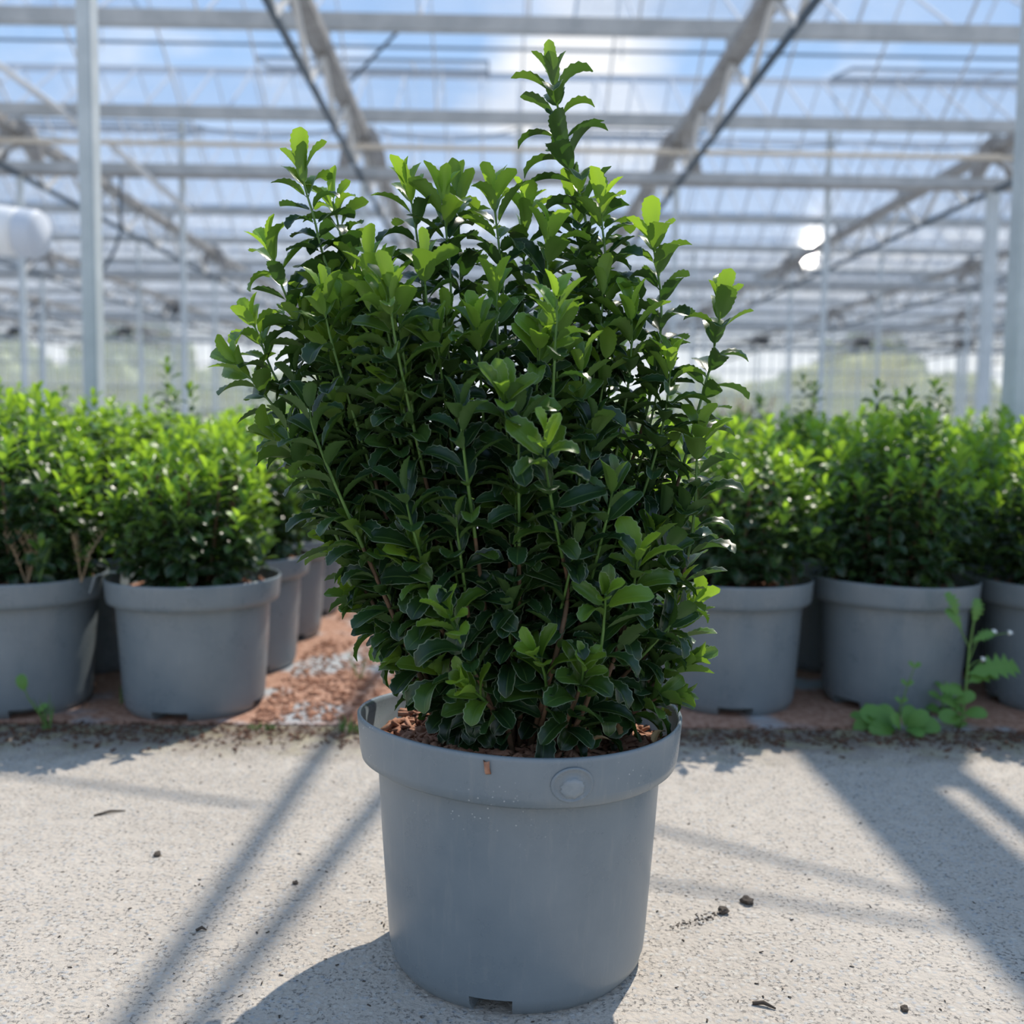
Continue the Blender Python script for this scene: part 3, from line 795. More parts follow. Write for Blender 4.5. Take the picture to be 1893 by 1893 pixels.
b.add(vs, [(i*n+k, i*n+(k+1) % n, (i+1)*n+(k+1) % n, (i+1)*n+k) for i in range(len(rings)-1) for k in range(n)], True)
b.build('disc_centre', 'pot_worn', pot)
mul = obj('mulch', mulch_mesh(0.308, 0.211, ry=0.95), main)
rng = np.random.default_rng(5); pts = []
for i in range(1500):
    r = 0.203*math.sqrt(rng.random()); a = rng.uniform(0, 6.283); x, y = r*math.cos(a), r*math.sin(a)*0.945
    pts.append((x, y, 0.311+mulch_height(x, y)+0.012*(1-r/0.21)+rng.uniform(0, 0.006)))
for nm, sl, m in (('bark_chips', slice(0, 800), 'bark_chip'), ('bark_chips', slice(800, 1500), 'bark_chip')):
    V, F = chip_cloud(rng, pts[sl], 0.010, 0.034)
    tag(obj(nm, mesh_np('bark_chips', V, F, m, False), mul), kind='stuff')

rng = np.random.default_rng(21)
fol = Foliage()
def local(p): return np.array((p[0]-PX, p[1]-PY, p[2]))
stems = []
TRACED = [  # pixels from tip downwards, depth offset of the tip
    ([(1018, 105), (1030, 190), (1042, 270), (1066, 340), (1085, 430), (1082, 560), (1060, 760), (1020, 1000)], 0.04, 1.2, 0.40),
    ([(552, 275), (562, 340), (580, 400), (600, 480), (650, 610), (720, 800), (800, 1010)], 0.00, 0.60, 0.8),
    ([(608, 342), (622, 400), (640, 480), (680, 600), (740, 780), (830, 1010)], 0.05, 0.50, 0.9),
    ([(486, 425), (505, 480), (530, 550), (580, 650), (660, 800), (770, 1010)], 0.02, 0.60, 1.0),
    ([(745, 312), (762, 380), (775, 470), (790, 600), (820, 780), (860, 1000)], 0.02, 0.55, 1.0),
    ([(815, 330), (822, 400), (832, 500), (840, 640), (870, 820), (900, 1010)], 0.00, 0.50, 1.0),
    ([(848, 318), (848, 380), (850, 470), (860, 620), (890, 820)], 0.08, 0.40, 0.8),
    ([(908, 325), (915, 390), (925, 480), (935, 620), (940, 820), (950, 1010)], -0.02, 0.50, 1.0),
    ([(972, 350), (970, 420), (968, 520), (966, 680), (965, 900)], 0.05, 0.42, 1.0),
    ([(1022, 395), (1015, 460), (1008, 560), (1000, 720), (985, 930)], -0.06, 0.46, 1.0),
    ([(1118, 335), (1112, 400), (1120, 480), (1125, 600), (1110, 780), (1060, 1010)], 0.00, 0.50, 1.0),
    ([(1062, 340), (1068, 420), (1075, 520), (1070, 700), (1050, 900)], 0.10, 0.40, 0.8),
    ([(1205, 400), (1210, 470), (1222, 550), (1218, 640), (1190, 780), (1130, 980)], 0.02, 0.60, 0.9),
    ([(1336, 530), (1328, 600), (1312, 680), (1290, 760), (1250, 900), (1170, 1090)], 0.02, 0.60, 0.8),
    ([(452, 562), (478, 620), (505, 690), (560, 780), (650, 920), (760, 1100)], 0.03, 0.60, 1.0),
    ([(415, 652), (455, 690), (505, 750), (580, 850), (680, 980), (780, 1130)], 0.00, 0.60, 0.6),
    ([(478, 795), (530, 830), (600, 900), (700, 1020), (800, 1160)], -0.04, 0.45, 0.5),
    ([(1010, 782), (1008, 850), (1020, 930), (1035, 1010), (1050, 1090), (1030, 1200)], -0.25, 0.40, 0.7),
    ([(1293, 765), (1288, 850), (1284, 940), (1268, 1040), (1220, 1170)], -0.05, 0.50, 0.8),
    ([(700, 470), (715, 540), (735, 640), (780, 800), (840, 1000)], -0.04, 0.45, 1.0),
    ([(652, 455), (665, 540), (690, 640), (740, 800)], 0.02, 0.40, 0.7),
    ([(1165, 545), (1168, 620), (1160, 720), (1130, 880), (1080, 1050)], -0.05, 0.45, 0.9),
    ([(1240, 640), (1236, 720), (1215, 830), (1160, 1000)], -0.06, 0.42, 0.9),
    ([(878, 560), (884, 630), (890, 720), (900, 860), (915, 1040)], -0.16, 0.42, 0.9),
    ([(800, 590), (812, 660), (825, 760), (850, 900), (880, 1060)], -0.17, 0.40, 0.5),
    ([(1000, 600), (996, 680), (985, 780), (970, 940)], -0.16, 0.40, 0.8),
    ([(930, 700), (935, 770), (942, 870), (950, 1010)], -0.22, 0.36, 0.7),
    ([(735, 700), (745, 770), (770, 860), (820, 1000)], -0.15, 0.36, 0.4),
    ([(612, 720), (635, 790), (680, 880), (760, 1020)], -0.10, 0.38, 0.5),
    ([(600, 985), (640, 1030), (700, 1100), (780, 1210)], -0.02, 0.30, 0.5),
    ([(640, 1090), (690, 1130), (750, 1190), (830, 1270)], -0.04, 0.26, 0.4),
    ([(700, 1200), (745, 1215), (790, 1255), (850, 1310)], -0.08, 0.22, 0.75),
    ([(975, 1190), (1000, 1225), (1010, 1270), (1005, 1325)], -0.20, 0.16, 0.75),
    ([(860, 1260), (885, 1285), (910, 1310), (935, 1335)], -0.18, 0.14, 0.6),
    ([(820, 1110), (840, 1160), (870, 1230), (910, 1310)], -0.20, 0.24, 0.7),
    ([(1255, 1060), (1250, 1110), (1225, 1190), (1170, 1300)], -0.06, 0.34, 0.8),
    ([(1290, 1105), (1262, 1150), (1225, 1210), (1165, 1300)], 0.02, 0.28, 0.6),
    ([(1285, 1215), (1250, 1235), (1205, 1270), (1150, 1325)], -0.06, 0.20, 0.4),
    ([(1250, 1285), (1215, 1290), (1180, 1310), (1140, 1335)], -0.08, 0.14, 0.3),
    ([(1180, 1000), (1175, 1060), (1160, 1140), (1120, 1260)], -0.17, 0.32, 0.8),
    ([(1120, 1080), (1118, 1130), (1110, 1200), (1080, 1310)], -0.21, 0.24, 0.5),
    ([(745, 1000), (765, 1060), (800, 1140), (850, 1260)], -0.15, 0.32, 0.3),
    ([(790, 1215), (815, 1250), (845, 1285), (880, 1325)], -0.14, 0.16, 0.4),
    ([(1080, 1225), (1075, 1260), (1062, 1300), (1045, 1340)], -0.20, 0.13, 0.3),
]
def base_pt(p, rng):
    # where a shoot springs from the mulch, a little towards its own side
    return np.array((np.clip(p[0]*0.55, -0.085, 0.085)+rng.normal(0, 0.012), np.clip(p[1]*0.5, -0.09, 0.09)+rng.normal(0, 0.012), 0.305))
for px, dy, leafy, ta in TRACED:
    n = len(px); path = []
    for k, (u, v) in enumerate(px):
        f = 1-0.6*k/(n-1) if v < 1150 else 1-0.35*k/(n-1)
        path.append(local(at(u, v, PY+dy*f)))
    path = path[::-1]
    if path[0][2] > 0.36: path = [base_pt(path[0], rng)]+path
    lush = dict(step=0.0155, size=0.066, open_base=50) if leafy > 1 else {}
    stems.append(fol.shoot(rng, path, leafy, tip_age=ta, **lush))
# outline of the crown: pixel row -> left and right edge, turned into metres
ENV = [(450, 545, 1175), (560, 500, 1205), (660, 465, 1245), (740, 490, 1285), (800, 520, 1295), (900, 570, 1300), (1000, 625, 1295), (1100, 680, 1285), (1200, 725, 1265), (1290, 775, 1215)]
ez = [at(900, v, PY).z for v, _, _ in ENV][::-1]
el = [at(l, v, PY).x-PX for v, l, _ in ENV][::-1]; er = [at(r_, v, PY).x-PX for v, _, r_ in ENV][::-1]
ztop = 1.0
for i in range(135):
    z_ = 0.36 + (ztop-0.36)*rng.random()**0.8
    l, r_ = np.interp(z_, ez, el), np.interp(z_, ez, er)
    cx, hw = (l+r_)/2, (r_-l)/2
    a = rng.uniform(0, 2*math.pi); rr = math.sqrt(rng.uniform(0.25, 1.0))
    if math.sin(a) > 0.3 and rng.random() < 0.45: a = -a
    tip = np.array((cx+hw*rr*math.cos(a), 0.74*hw*rr*math.sin(a), z_))
    bs = base_pt(tip*np.array((0.6, 0.6, 1)), rng)
    midp = bs*0.45+tip*0.55; midp[:2] = bs[:2]*0.35+tip[:2]*0.62; 
    h = tip[2]-bs[2]
    path = [bs, midp, tip*np.array((0.97, 0.97, 1))-np.array((0, 0, 0.12*h)), tip]
    deep = tip[1] > 0.02
    stems.append(fol.shoot(rng, path, max(0.10, h*rng.uniform(0.6, 0.88)), tip_age=rng.choice([0.0, 0.0, 0.15, 0.5]) if z_ < 0.85 else 0.75, step=0.023, size=0.058))
fol.arrays()
big_ones = fol.largest_visible(300, (PX, PY, 0), 2.0)
leaf_parts(fol, big_ones, main, 'hi', LEAF_HI, 'shrub_leaf')
rest = np.setdiff1d(np.arange(len(fol.P)), big_ones)
V, F, C = fol.bulk(rest, LEAF_HI)
tag(obj('foliage', mesh_np('foliage', V, F, 'shrub_leaf', True, C), main), kind='stuff')
for p in stems:
    m_ = len(p); q = MB(); cut = max(2, int(m_*0.62))
    rs = [0.0045-0.0032*i/(m_-1) for i in range(m_)]
    q.tube(p[:cut+1], rs[:cut+1], 6); st = q.build('stem', 'stem_wood', main)
    if cut < m_-2:
        q = MB(); q.tube(p[cut:], rs[cut:], 5); q.build('stem_tip', 'stem_green', st)
print('main leaves', len(fol.P))

# ------------------------------------------------------------------ background potted shrubs
def bush(seed, nsh=48, hgt=0.42, rad=0.225, tall=(), step=0.025, size=0.052):
    rng = np.random.default_rng(seed); fo = Foliage()
    for i in range(nsh):
        rr = math.sqrt((i+0.5)/nsh); a = i*2.39996+rng.normal(0, 0.2)
        zt = 0.35+hgt*(1-0.45*rr**2.2)*rng.uniform(0.86, 1.1)
        tip = np.array((rad*rr*math.cos(a)*rng.uniform(0.9, 1.12), rad*rr*math.sin(a)*rng.uniform(0.9, 1.12), zt))
        bs = np.array((tip[0]*0.45, tip[1]*0.45, 0.31))
        path = [bs, np.array((tip[0]*0.85, tip[1]*0.85, bs[2]+(zt-bs[2])*0.45)), tip]
        fo.shoot(rng, path, (zt-bs[2])*0.95, step=step, size=size, tip_age=1.0, open_base=68, young_len=0.12)
    for i in range(nsh//2):                              # low outer shoots that close the skirt
        a = rng.uniform(0, 6.283); zt = rng.uniform(0.42, 0.35+hgt*0.65); r_ = rad*rng.uniform(0.75, 1.08)
        tip = np.array((r_*math.cos(a), r_*math.sin(a), zt)); bs = np.array((tip[0]*0.4, tip[1]*0.4, 0.31))
        fo.shoot(rng, [bs, bs*0.5+tip*0.5+np.array((tip[0]*0.15, tip[1]*0.15, 0)), tip], 0.2, step=step, size=size, tip_age=0.35, open_base=68)
    for (x, y, zt) in tall:
        fo.shoot(rng, [np.array((x*0.5, y*0.5, 0.31)), np.array((x, y, 0.6)), np.array((x*1.02, y, zt))], 0.3, step=0.022, size=0.045, tip_age=0.6, open_base=60)
    fo.arrays(); return fo
pot_body, pot_rim = pot_meshes(0.0, 72, -97)
pot_body2, pot_rim2 = pot_meshes(0.35, 72, -150)
mm = mulch_mesh(0.312, 0.213, 28, 6, 'bark_chip')
rng = np.random.default_rng(9); pts = []
for i in range(260):
    r = 0.205*math.sqrt(rng.random()); a = rng.uniform(0, 6.283); x, y = r*math.cos(a), r*math.sin(a)
    pts.append((x, y, 0.318+mulch_height(x, y)+0.012*(1-r/0.21)))
V, F = chip_cloud(rng, pts, 0.012, 0.04); chips_bg = mesh_np('bark_chips', V, F, 'bark_chip', False)
shared = []
for s_ in range(4):
    fo = bush(100+s_, 44, 0.43+0.03*(s_ % 3), 0.235, tall=((0.03, 0.02, 0.93), (-0.1, 0.04, 0.90)) if s_ in (1, 3) else ())
    V, F, C = fo.bulk(np.arange(len(fo.P)), LEAF_LO); shared.append(mesh_np('foliage', V, F, 'shrub_leaf', True, C))
stm = MB()
for k in range(9):
    a = k*0.7; stm.tube([(0.05*math.cos(a), 0.05*math.sin(a), 0.30), (0.09*math.cos(a), 0.09*math.sin(a), 0.45), (0.12*math.cos(a), 0.12*math.sin(a), 0.62)], [0.006, 0.005, 0.003], 5)
stm = stm.mesh('stems', 'stem_wood')
def bg_shrub(x, y, rz, label, group=None, unique=None, var=0, body=None, scale=1.0):
    e = empty('potted_shrub', (x, y, 0), rz); tag(e, label, 'potted shrub', group)
    p = obj('pot', body[0] if body else pot_body, e); obj('rim_collar', body[1] if body else pot_rim, p)
    m = obj('mulch', mm, e); tag(obj('bark_chips', chips_bg, m), kind='stuff')
    tag(obj('stems', stm, e), kind='stuff')
    if unique:
        fo = bush(**unique)
        ca, sa = math.cos(-rz), math.sin(-rz)
        idx = fo.largest_visible(300, (x, y, 0), 3.0)
        leaf_parts(fo, idx, e, 'lo', LEAF_LO, 'shrub_leaf')
        V, F, C = fo.bulk(np.setdiff1d(np.arange(len(fo.P)), idx), LEAF_LO)
        tag(obj('foliage', mesh_np('foliage', V, F, 'shrub_leaf', True, C), e), kind='stuff')
    else:
        f = obj('foliage', shared[var], e); f.scale = (1, 1, scale); f.location.z = 0.31*(1-scale); tag(f, kind='stuff')
    return e
front = [
    (-0.795, 2.715, 'compact dense shrub in a grey pot at the row corner beside the bark path', dict(seed=31, hgt=0.39, rad=0.215)),
    (-1.262, 2.72, 'dense shrub in a grey pot with a dry feathery weed growing in it', dict(seed=32, hgt=0.47, rad=0.235)),
    (0.655, 2.80, 'bushy shrub in a shaded grey pot, half hidden behind the lone tall shrub', dict(seed=33, hgt=0.43, rad=0.235)),
    (1.120, 2.82, 'bushy shrub in a shaded grey pot with the broad-leaved weed at its foot', dict(seed=34, hgt=0.46, rad=0.24, tall=((-0.03, 0.10, 0.90), (0.06, 0.10, 0.885), (0.14, 0.10, 0.91)))),
    (1.585, 2.80, 'bushy shrub in a shaded grey pot behind the tall flowering weed', dict(seed=35, hgt=0.46, rad=0.24)),
    (-0.80, 3.18, 'dense shrub in a grey pot, second along the bark path', dict(seed=36, hgt=0.45, rad=0.235, tall=((-0.20, 0.0, 0.95), (-0.14, 0.03, 0.88)))),
]
for k, (x, y, lab, un) in enumerate(front):
    bg_shrub(x, y, 0.0, lab, unique=un, body=(pot_body2, pot_rim2) if k % 2 else None)
rng = np.random.default_rng(77)
for side, xs, y0 in ((-1, [-0.80, -1.262, -1.725, -2.19, -2.65], 3.18), (1, [0.64, 1.105, 1.57, 2.035, 2.5], 3.27)):
    for r_ in range(5):
        for c, x in enumerate(xs):
            y = y0 + 0.462*r_
            if side == -1 and r_ == 0 and c == 0: continue
            if abs(x) > 0.60*y+0.3: continue
            if (abs(x+1.83) < 0.31 and abs(y-4.6) < 0.31) or (abs(x-2.36) < 0.31 and abs(y-4.6) < 0.31): continue
            nth = ('second', 'third', 'fourth', 'fifth', 'sixth')[r_]
            heads = (('the corner pot on the bark path', 'the pot with the dry feathery weed', 'the end of the dry-weed row', 'the far end of the dry-weed row', 'the outermost end of the dry-weed row') if side == -1 else
                     ('the pot half hidden by the lone shrub', 'the pot with the broad-leaved weed', 'the pot with the tall flowering weed', 'the end of the shaded row', 'the outermost end of the shaded row'))
            lab = 'dense potted shrub, %s in line behind %s' % (nth, heads[c]); g = 'potted shrubs packed in rows'
            bg_shrub(x, y, rng.uniform(0, 6.28), lab, g, var=int(rng.integers(0, 4)), scale=rng.uniform(0.92, 1.06))
for x, y, v in ((-1.725, 2.74, 2), (2.05, 2.83, 1)):
    bg_shrub(x, y, 1.0, 'dense potted shrub ending the front row past the %s' % ('dry-weed pot' if x < 0 else 'tall flowering weed'), var=v)

# ================================================================== SMALL THINGS
# bark litter on the floor between the rows
rng = np.random.default_rng(3); pts = []
while len(pts) < 5200:
    x, y = rng.uniform(-0.61, 0.455), 2.55+rng.random()**1.3*3.2
    if math.sin(5.2*x+1)*math.cos(4.1*y+0.5)+0.5*math.sin(11*y+3*x) > 0.62 and rng.random() < 0.93: continue
    pts.append((x, y, 0.004))
V, F = chip_cloud(rng, pts, 0.008, 0.028, 0.25)
o = obj('bark_litter', mesh_np('bark_litter', V, F, 'bark_chip', False)); tag(o, 'reddish bark chips strewn over the path between the pot rows', 'bark chips', kind='stuff')
pts = []
for i in range(3800):
    x = rng.uniform(-1.7, 1.9); y = 2.46+rng.normal(0, 0.06)
    if y > 2.535: continue
    pts.append((x, y, 0.003))
V, F = chip_cloud(rng, pts, 0.004, 0.016, 0.25)
o = obj('edge_litter', mesh_np('edge_litter', V, F, 'soil', False)); tag(o, 'dark crumbs of bark and dirt along the edge of the slab', 'litter', kind='stuff')
# grit on the slab
pts = []
for i in range(520):
    y = rng.uniform(1.1, 2.45); pts.append((rng.uniform(-0.6*y, 0.6*y), y, 0.0012))
V, F = chip_cloud(rng, pts, 0.002, 0.007, 0.2)
o = obj('grit', mesh_np('grit', V, F, 'dark_debris', False)); tag(o, 'dark grit crumbs scattered over the pale concrete', 'grit', kind='stuff')

def ground(u, v):
    d = fwd + right*((u-CPX)/FPX) + up*((CPX-v)/FPX); return CAM + d*(-CAM_H/d.z)
def clod(u, v, r, label, seed):
    rnd = np.random.default_rng(seed)
    bm = bmesh.new(); bmesh.ops.create_icosphere(bm, subdivisions=2, radius=r)
    for vv in bm.verts: vv.co = vv.co*(1+rnd.uniform(-0.35, 0.35)); vv.co.z *= 0.6
    zmin = min(vv.co.z for vv in bm.verts)
    me = bpy.data.meshes.new('soil_clod'); bm.to_mesh(me); bm.free(); me.materials.append(MATS['dark_debris'])
    p = ground(u, v); o = obj('soil_clod', me, None, (p.x, p.y, -zmin-0.001)); tag(o, label, 'clod')
clod(1381, 1670, 0.0095, 'larger dark clod of soil lying on the sunny concrete', 1)
clod(1336, 1688, 0.0085, 'smaller dark clod of soil at the end of a trail of crumbs', 2)
pts = []
for i in range(70):
    t = rng.random(); p = ground(1240+85*t+rng.normal(0, 5), 1716-24*t+rng.normal(0, 4)); pts.append((p.x, p.y, 0.001))
V, F = chip_cloud(rng, pts, 0.002, 0.006, 0.3)
o = obj('soil_crumbs', mesh_np('soil_crumbs', V, F, 'dark_debris', False)); tag(o, 'trail of dark soil crumbs leading to the clods', 'crumbs', kind='stuff')
def twig(ua, va, ub, vb, r, label, m='dark_debris'):
    a, b_ = ground(ua, va), ground(ub, vb); mid = (a+b_)/2 + Vector((0, 0.003, 0.003))
    q = MB(); q.tube([Vector((0, 0, r)), mid-a+Vector((0, 0, r)), b_-a+Vector((0, 0, r))], [r, r*1.2, r*0.5], 5)
    o = q.build('twig', m); o.location = (a.x, a.y, -0.0005); tag(o, label, 'twig')
twig(1391, 1857, 1434, 1867, 0.0025, 'short dark twig on the concrete in front of the soil clods')
twig(174, 1509, 232, 1500, 0.0022, 'thin dark twig on the concrete before the corner pot')
twig(362, 1722, 382, 1721, 0.0022, 'tiny dark twig near the shadow of the big pot')
clod(290, 1582, 0.0065, 'dark pebble on the concrete between the thin twig and the big pot', 5)
clod(1672, 1868, 0.0055, 'dark pebble on the concrete beyond the short dark twig', 6)
clod(546, 1634, 0.005, 'dark crumb lying in the soft shadow stripe beside the big pot', 7)

# fallen leaves on the mulch of the main pot
def flat_leaf(p, rz, ln, m, label, tilt=0.2, name='fallen_leaf'):
    V, F, E = LEAF_HI[3]
    me = mesh_np(name, V*ln, F, m, True); o = obj(name, me, None, p); o.rotation_euler = (tilt, 0.15, rz); tag(o, label, 'leaf')
for k, (u, v, y, rz, ln, m, lab) in enumerate((
        (1082, 1352, 1.30, 0.3, 0.042, 'yellow_leaf', 'yellowing fallen leaf lying on the red bark of the lone pot'),
        (1098, 1340, 1.31, -1.2, 0.048, 'dry_leaf', 'curled tan dry leaf lying on the red bark of the lone pot'),
        (1130, 1368, 1.27, 1.4, 0.036, 'dry_leaf', 'small tan dry leaf lying near the front rim of the lone pot'),
        (1232, 1352, 1.34, 2.2, 0.030, 'dry_leaf', 'dry leaf caught against the sunny rim of the lone pot'))):
    p = at(u, v, y); flat_leaf((p.x, p.y, max(p.z, 0.322)), rz, ln, m, lab)
# brown chip stuck on the collar
V, F = chip_cloud(np.random.default_rng(1), [(0, 0, 0)], 0.017, 0.017, 0.0)
a = R(-90)-0.25
o = obj('bark_chip', mesh_np('bark_chip', V, F, 'bark_chip', False)); pc = at(901, 1417, PY-0.205)
o.location = (pc.x, PY-0.2125*0.995, pc.z); o.rotation_euler = (R(90), R(65), -0.2); tag(o, 'brown bark chip stuck to the collar of the lone pot', 'bark chip')

# plant label strap on the pot with the dry weed
lb = MB(); lp = [(0.0, 0, 0.0), (0.035, -0.004, 0.012), (0.075, 0.0, 0.01)]
lb.add([(x, y-0.012, z) for x, y, z in lp]+[(x, y+0.012, z) for x, y, z in lp]+[(x, y-0.012, z-0.0015) for x, y, z in lp]+[(x, y+0.012, z-0.0015) for x, y, z in lp],
       [(0, 1, 4, 3), (1, 2, 5, 4), (6, 9, 10, 7), (7, 10, 11, 8), (0, 6, 7, 1), (1, 7, 8, 2), (3, 4, 10, 9), (4, 5, 11, 10), (0, 3, 9, 6), (2, 8, 11, 5)])
lb.add([(0.0, -0.012, 0.0), (0.0, 0.012, 0.0), (-0.018, 0.010, -0.055), (-0.018, -0.010, -0.055), (0.0015, -0.012, -0.002), (0.0015, 0.012, -0.002), (-0.0165, 0.010, -0.055), (-0.0165, -0.010, -0.055)],
       [(0, 1, 2, 3), (4, 7, 6, 5), (0, 4, 5, 1), (1, 5, 6, 2), (2, 6, 7, 3), (3, 7, 4, 0)])
o = lb.build('plant_label', 'clear_label'); o.location = (-1.035, 2.665, 0.352); tag(o, 'pale plastic label strip over the rim between two grey pots', 'label')

# ---- weeds
def weed_leaf_mesh(lobes, m='weed_leaf'):
    V, F, E = leaf_template(12, 3, 0.25, 0.9, 0.66 if not lobes else 0.46, lobes, 0.1)
    c = np.zeros((len(V), 3)); c[:, 0] = 0.4; c[:, 1] = E*0.8; c[:, 2] = 0.6
    return mesh_np('leaf', V, F, m, True, c)
wl_plain, wl_lobed = weed_leaf_mesh(0.0), weed_leaf_mesh(0.38)
def put_leaf(parent, me, p, direction, ln, roll=0.0, name='leaf'):
    l = Vector(direction).normalized(); n_ = Vector((0.1, -0.75, 0.65)); n_ = (n_-l*n_.dot(l)).normalized(); x = l.cross(n_)
    m = Matrix.Translation(Vector(p)) @ Matrix(((x.x, l.x, n_.x, 0), (x.y, l.y, n_.y, 0), (x.z, l.z, n_.z, 0), (0, 0, 0, 1))) @ Matrix.Rotation(roll, 4, 'Y') @ Matrix.Scale(ln, 4)
    o = obj(name, me, parent); o.matrix_basis = m; return o
# tall flowering weed
g = ground(1776, 1346); wy = g.y
t = empty('flowering_weed', (g.x, wy, 0)); tag(t, 'tall lanky weed with lobed leaves and tiny white flowers at the slab edge', 'weed')
L = lambda u, v, dy=0.0: at(u, v, wy+dy)-Vector((g.x, wy, 0))
def stem_(parent, pts, r0_, r1_, m='stem_green'):
    q = MB(); n_ = len(pts); q.tube(pts, [r0_+(r1_-r0_)*i/(n_-1) for i in range(n_)], 6); return q.build('stem', m, parent)
stem_(t, [Vector((0, 0, -0.001)), L(1785, 1280), L(1792, 1200), L(1800, 1150)], 0.004, 0.0025)
stem_(t, [L(1793, 1200), L(1776, 1165), L(1768, 1140)], 0.002, 0.0015); stem_(t, [L(1798, 1190), L(1815, 1178), L(1850, 1172), L(1866, 1170)], 0.002, 0.001)
stem_(t, [L(1791, 1235), L(1800, 1225), L(1816, 1219)], 0.002, 0.001); stem_(t, [L(1790, 1225), L(1812, 1170), L(1838, 1168)], 0.002, 0.001)
fl = MB()
for k in range(7):
    a = k*2*math.pi/7; fl.add([(0, 0, 0), (0.006*math.cos(a-0.3), 0.006*math.sin(a-0.3), 0.002), (0.008*math.cos(a), 0.008*math.sin(a), 0.003), (0.006*math.cos(a+0.3), 0.006*math.sin(a+0.3), 0.002)], [(0, 1, 2, 3)])
fl.tube([(0, 0, -0.006), (0, 0, 0.003)], [0.003, 0.004], 6); flm = fl.mesh('flower', 'white_petal')
for u, v in ((1838, 1168), (1867, 1170), (1817, 1219)): obj('flower', flm, t, L(u, v)).rotation_euler = (0.6, 0.2, 0)
for u, v, dr, ln, me in ((1770, 1142, (-0.3, -0.2, 1), 0.06, wl_lobed), (1778, 1165, (-0.5, -0.3, 0.9), 0.06, wl_lobed), (1800, 1152, (0.15, -0.2, 1), 0.055, wl_lobed), (1797, 1185, (0.7, -0.3, 0.5), 0.05, wl_lobed),
                         (1790, 1245, (1, -0.2, 0.35), 0.115, wl_lobed), (1788, 1262, (0.9, 0.1, 0.5), 0.09, wl_lobed), (1786, 1285, (-0.8, -0.2, 0.4), 0.06, wl_lobed), (1780, 1320, (0.7, -0.5, 0.3), 0.05, wl_plain), (1780, 1330, (-0.9, -0.4, 0.35), 0.06, wl_plain), (1781, 1322, (-0.5, 0.2, 0.8), 0.06, wl_lobed)):
    put_leaf(t, me, L(u, v), dr, ln*1.2)
# broad-leaved weed
g2 = ground(1660, 1347); wy = g2.y
t2 = empty('broadleaf_weed', (g2.x, wy, 0)); tag(t2, 'low broad-leaved green weed against a shaded grey pot', 'weed')
L2 = lambda u, v, dy=0.0: at(u, v, wy+dy)-Vector((g2.x, wy, 0))
stem_(t2, [Vector((0, 0, -0.001)), L2(1664, 1310), L2(1675, 1275), L2(1690, 1235)], 0.003, 0.0012)
for u, v in ((1690, 1235), (1676, 1268), (1665, 1300)):
    for dr in ((-0.5, -0.2, 0.8), (0.6, -0.2, 0.7)): put_leaf(t2, wl_plain, L2(u, v), dr, 0.022)
for dr, ln in (((-1, -0.2, 0.75), 0.085), ((-0.9, -0.5, 0.15), 0.07), ((-0.3, -0.6, 0.6), 0.06), ((0.5, -0.4, 0.7), 0.06), ((0.9, -0.3, 0.3), 0.07), ((0.2, -0.8, 0.25), 0.055), ((-0.55, 0.1, 1), 0.06), ((0.4, 0.1, 1), 0.055), ((-1, -0.1, 0.1), 0.09)):
    put_leaf(t2, wl_plain, (dr[0]*0.02, dr[1]*0.02-0.02, 0.01), dr, ln*1.15)
# small weeds between the shaded pots
for k, (u, v, n_) in enumerate(((1740, 1330, 7), (1765, 1345, 6), (1600, 1345, 4))):
    g3 = ground(u, v); e = empty('seedling_weed', (g3.x, g3.y, 0)); tag(e, 'small leafy seedling weed at the foot of the shaded pots', 'weed', 'seedling weeds by the shaded pots')
    for q in range(n_):
        a = q*2.4; put_leaf(e, wl_plain if q % 2 else wl_lobed, (0, 0, 0.003+0.012*q), (math.cos(a), math.sin(a)-0.2, 0.5+0.1*q), 0.035+0.01*(q % 3))
    stem_(e, [Vector((0, 0, -0.001)), Vector((0.004, 0, 0.015*n_))], 0.002, 0.001)
# grass tufts
def tuft(u, v, n_, h, label, m='stem_green', group=None):
    g3 = ground(u, v); e = empty('grass_tuft', (g3.x, g3.y, 0)); tag(e, label, 'grass', group)
    rnd = random.Random(int(u))
    for q in range(n_):
        a = rnd.uniform(0, 6.28); l = h*rnd.uniform(0.5, 1); s = rnd.uniform(0.15, 0.6)
        b_ = Vector((rnd.uniform(-0.015, 0.015), rnd.uniform(-0.01, 0.01), -0.002)); tip = b_+Vector((math.cos(a)*l*s, math.sin(a)*l*s, l))
        qm = MB(); qm.tube([b_, b_*0.4+tip*0.6+Vector((0, 0, l*0.12)), tip], [0.0018, 0.0014, 0.0004], 4); qm.build('blade', m, e)
tuft(85, 1348, 12, 0.085, 'green grass tuft at the foot of the dry-weed pot')
tuft(235, 1300, 7, 0.07, 'small grass tuft in the gap between two front pots')
tuft(640, 1352, 14, 0.045, 'short grass tuft at the slab edge beside the big pot', group='slab-edge grass tufts')
tuft(655, 1356, 12, 0.035, 'short grass tuft at the slab edge beside the big pot', group='slab-edge grass tufts')
tuft(470, 1348, 12, 0.02, 'very short mossy tuft on the slab edge near the corner pot', group='mossy tufts by the corner pot')
tuft(500, 1350, 12, 0.02, 'very short mossy tuft on the slab edge near the corner pot', group='mossy tufts by the corner pot')
tuft(660, 1255, 6, 0.09, 'sparse upright grass growing through the bark path')
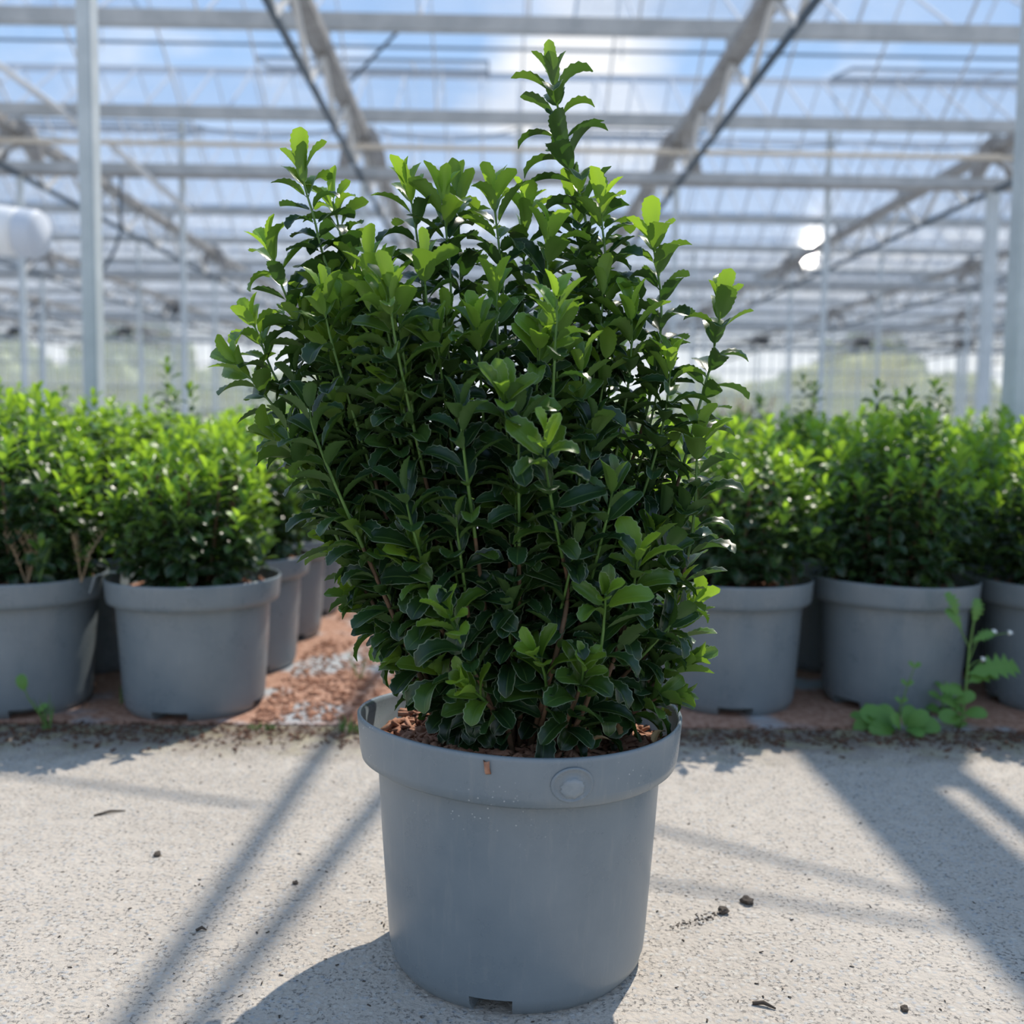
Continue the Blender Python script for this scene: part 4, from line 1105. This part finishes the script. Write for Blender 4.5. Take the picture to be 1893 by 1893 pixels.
# broad leaning blade by the dry-weed pot
g4 = ground(95, 1345); e = empty('leaning_weed', (g4.x, g4.y-0.01, 0)); tag(e, 'thin leaning weed stalk in front of the dry-weed pot', 'weed')
p4 = lambda u, v: at(u, v, g4.y-0.01)-Vector((g4.x, g4.y-0.01, 0))
stem_(e, [Vector((0, 0, -0.001)), p4(70, 1315), p4(52, 1290), p4(38, 1252)], 0.003, 0.001); put_leaf(e, wl_plain, p4(46, 1278), (-0.2, -0.2, 1), 0.045); put_leaf(e, wl_plain, p4(70, 1315), (0.8, -0.2, 0.8), 0.03)
# dry feathery weeds growing in the second pot
def dry_weed(u, v, Y, n_, h, label, m='dry_weed', lean=0.0):
    b0 = at(u, v, Y); e = empty('dry_weed', (b0.x, Y, b0.z)); tag(e, label, 'weed')
    rnd = random.Random(int(u+v))
    for q in range(n_):
        s = (q-(n_-1)/2)/max(1, n_-1)*0.75+lean; l = h*rnd.uniform(0.75, 1.05)
        pts = [Vector((0, 0, -0.02)), Vector((s*l*0.45, rnd.uniform(-0.02, 0.02), l*0.55)), Vector((s*l*0.8, rnd.uniform(-0.03, 0.03), l))]
        br = stem_(e, pts, 0.0018, 0.0008, m); qm = MB()
        for j in range(6):
            f = 0.35+0.65*j/5; p_ = pts[0].lerp(pts[1], f*2) if f < 0.5 else pts[1].lerp(pts[2], f*2-1)
            for sd in (-1, 1): qm.tube([p_, p_+Vector((sd*0.006+s*0.004, rnd.uniform(-0.004, 0.004), 0.008)), p_+Vector((sd*0.008, 0, 0.017))], [0.0008, 0.0012, 0.0004], 4)
        qm.build('twiglets', m, br)
dry_weed(50, 1070, 2.58, 4, 0.115, 'dry pinkish feathery weed sprouting from a grey pot')
dry_weed(72, 1068, 2.58, 3, 0.085, 'greenish feathery sprig beside the dry pinkish weed', 'weed_stem' if 'weed_stem' in MATS else 'stem_green', 0.2)
dry_weed(150, 1062, 2.62, 2, 0.10, 'dry brown sprig near the plastic label strip', lean=0.25)
dry_weed(1742, 1125, 2.68, 2, 0.055, 'small dry twiggy sprig in the shaded pot with sunlit bark')
# bare reddish shrub far behind the shaded pots
dp = at(1360, 760, 6.6); e = empty('bare_shrub', (dp.x, 6.6, 0)); tag(e, 'bare reddish-brown twiggy shrub standing behind the shaded pots', 'shrub')
rnd = random.Random(4)
for q in range(26):
    a = rnd.uniform(0, 6.28); s = rnd.uniform(0.05, 0.3); l = rnd.uniform(0.7, 0.98)
    pts = [Vector((0, 0, 0)), Vector((math.cos(a)*s*0.5, math.sin(a)*s*0.5, l*0.5)), Vector((math.cos(a)*s, math.sin(a)*s, l))]
    br = stem_(e, pts, 0.008, 0.003, 'bark_chip'); qm = MB()
    for j in range(8):
        p_ = pts[1].lerp(pts[2], j/8); b2 = rnd.uniform(0, 6.28); qm.tube([p_, p_+Vector((math.cos(b2)*0.05, math.sin(b2)*0.05, 0.06))], [0.003, 0.001], 4)
    qm.build('twigs', 'bark_chip', br)
print('objects', len(bpy.data.objects))
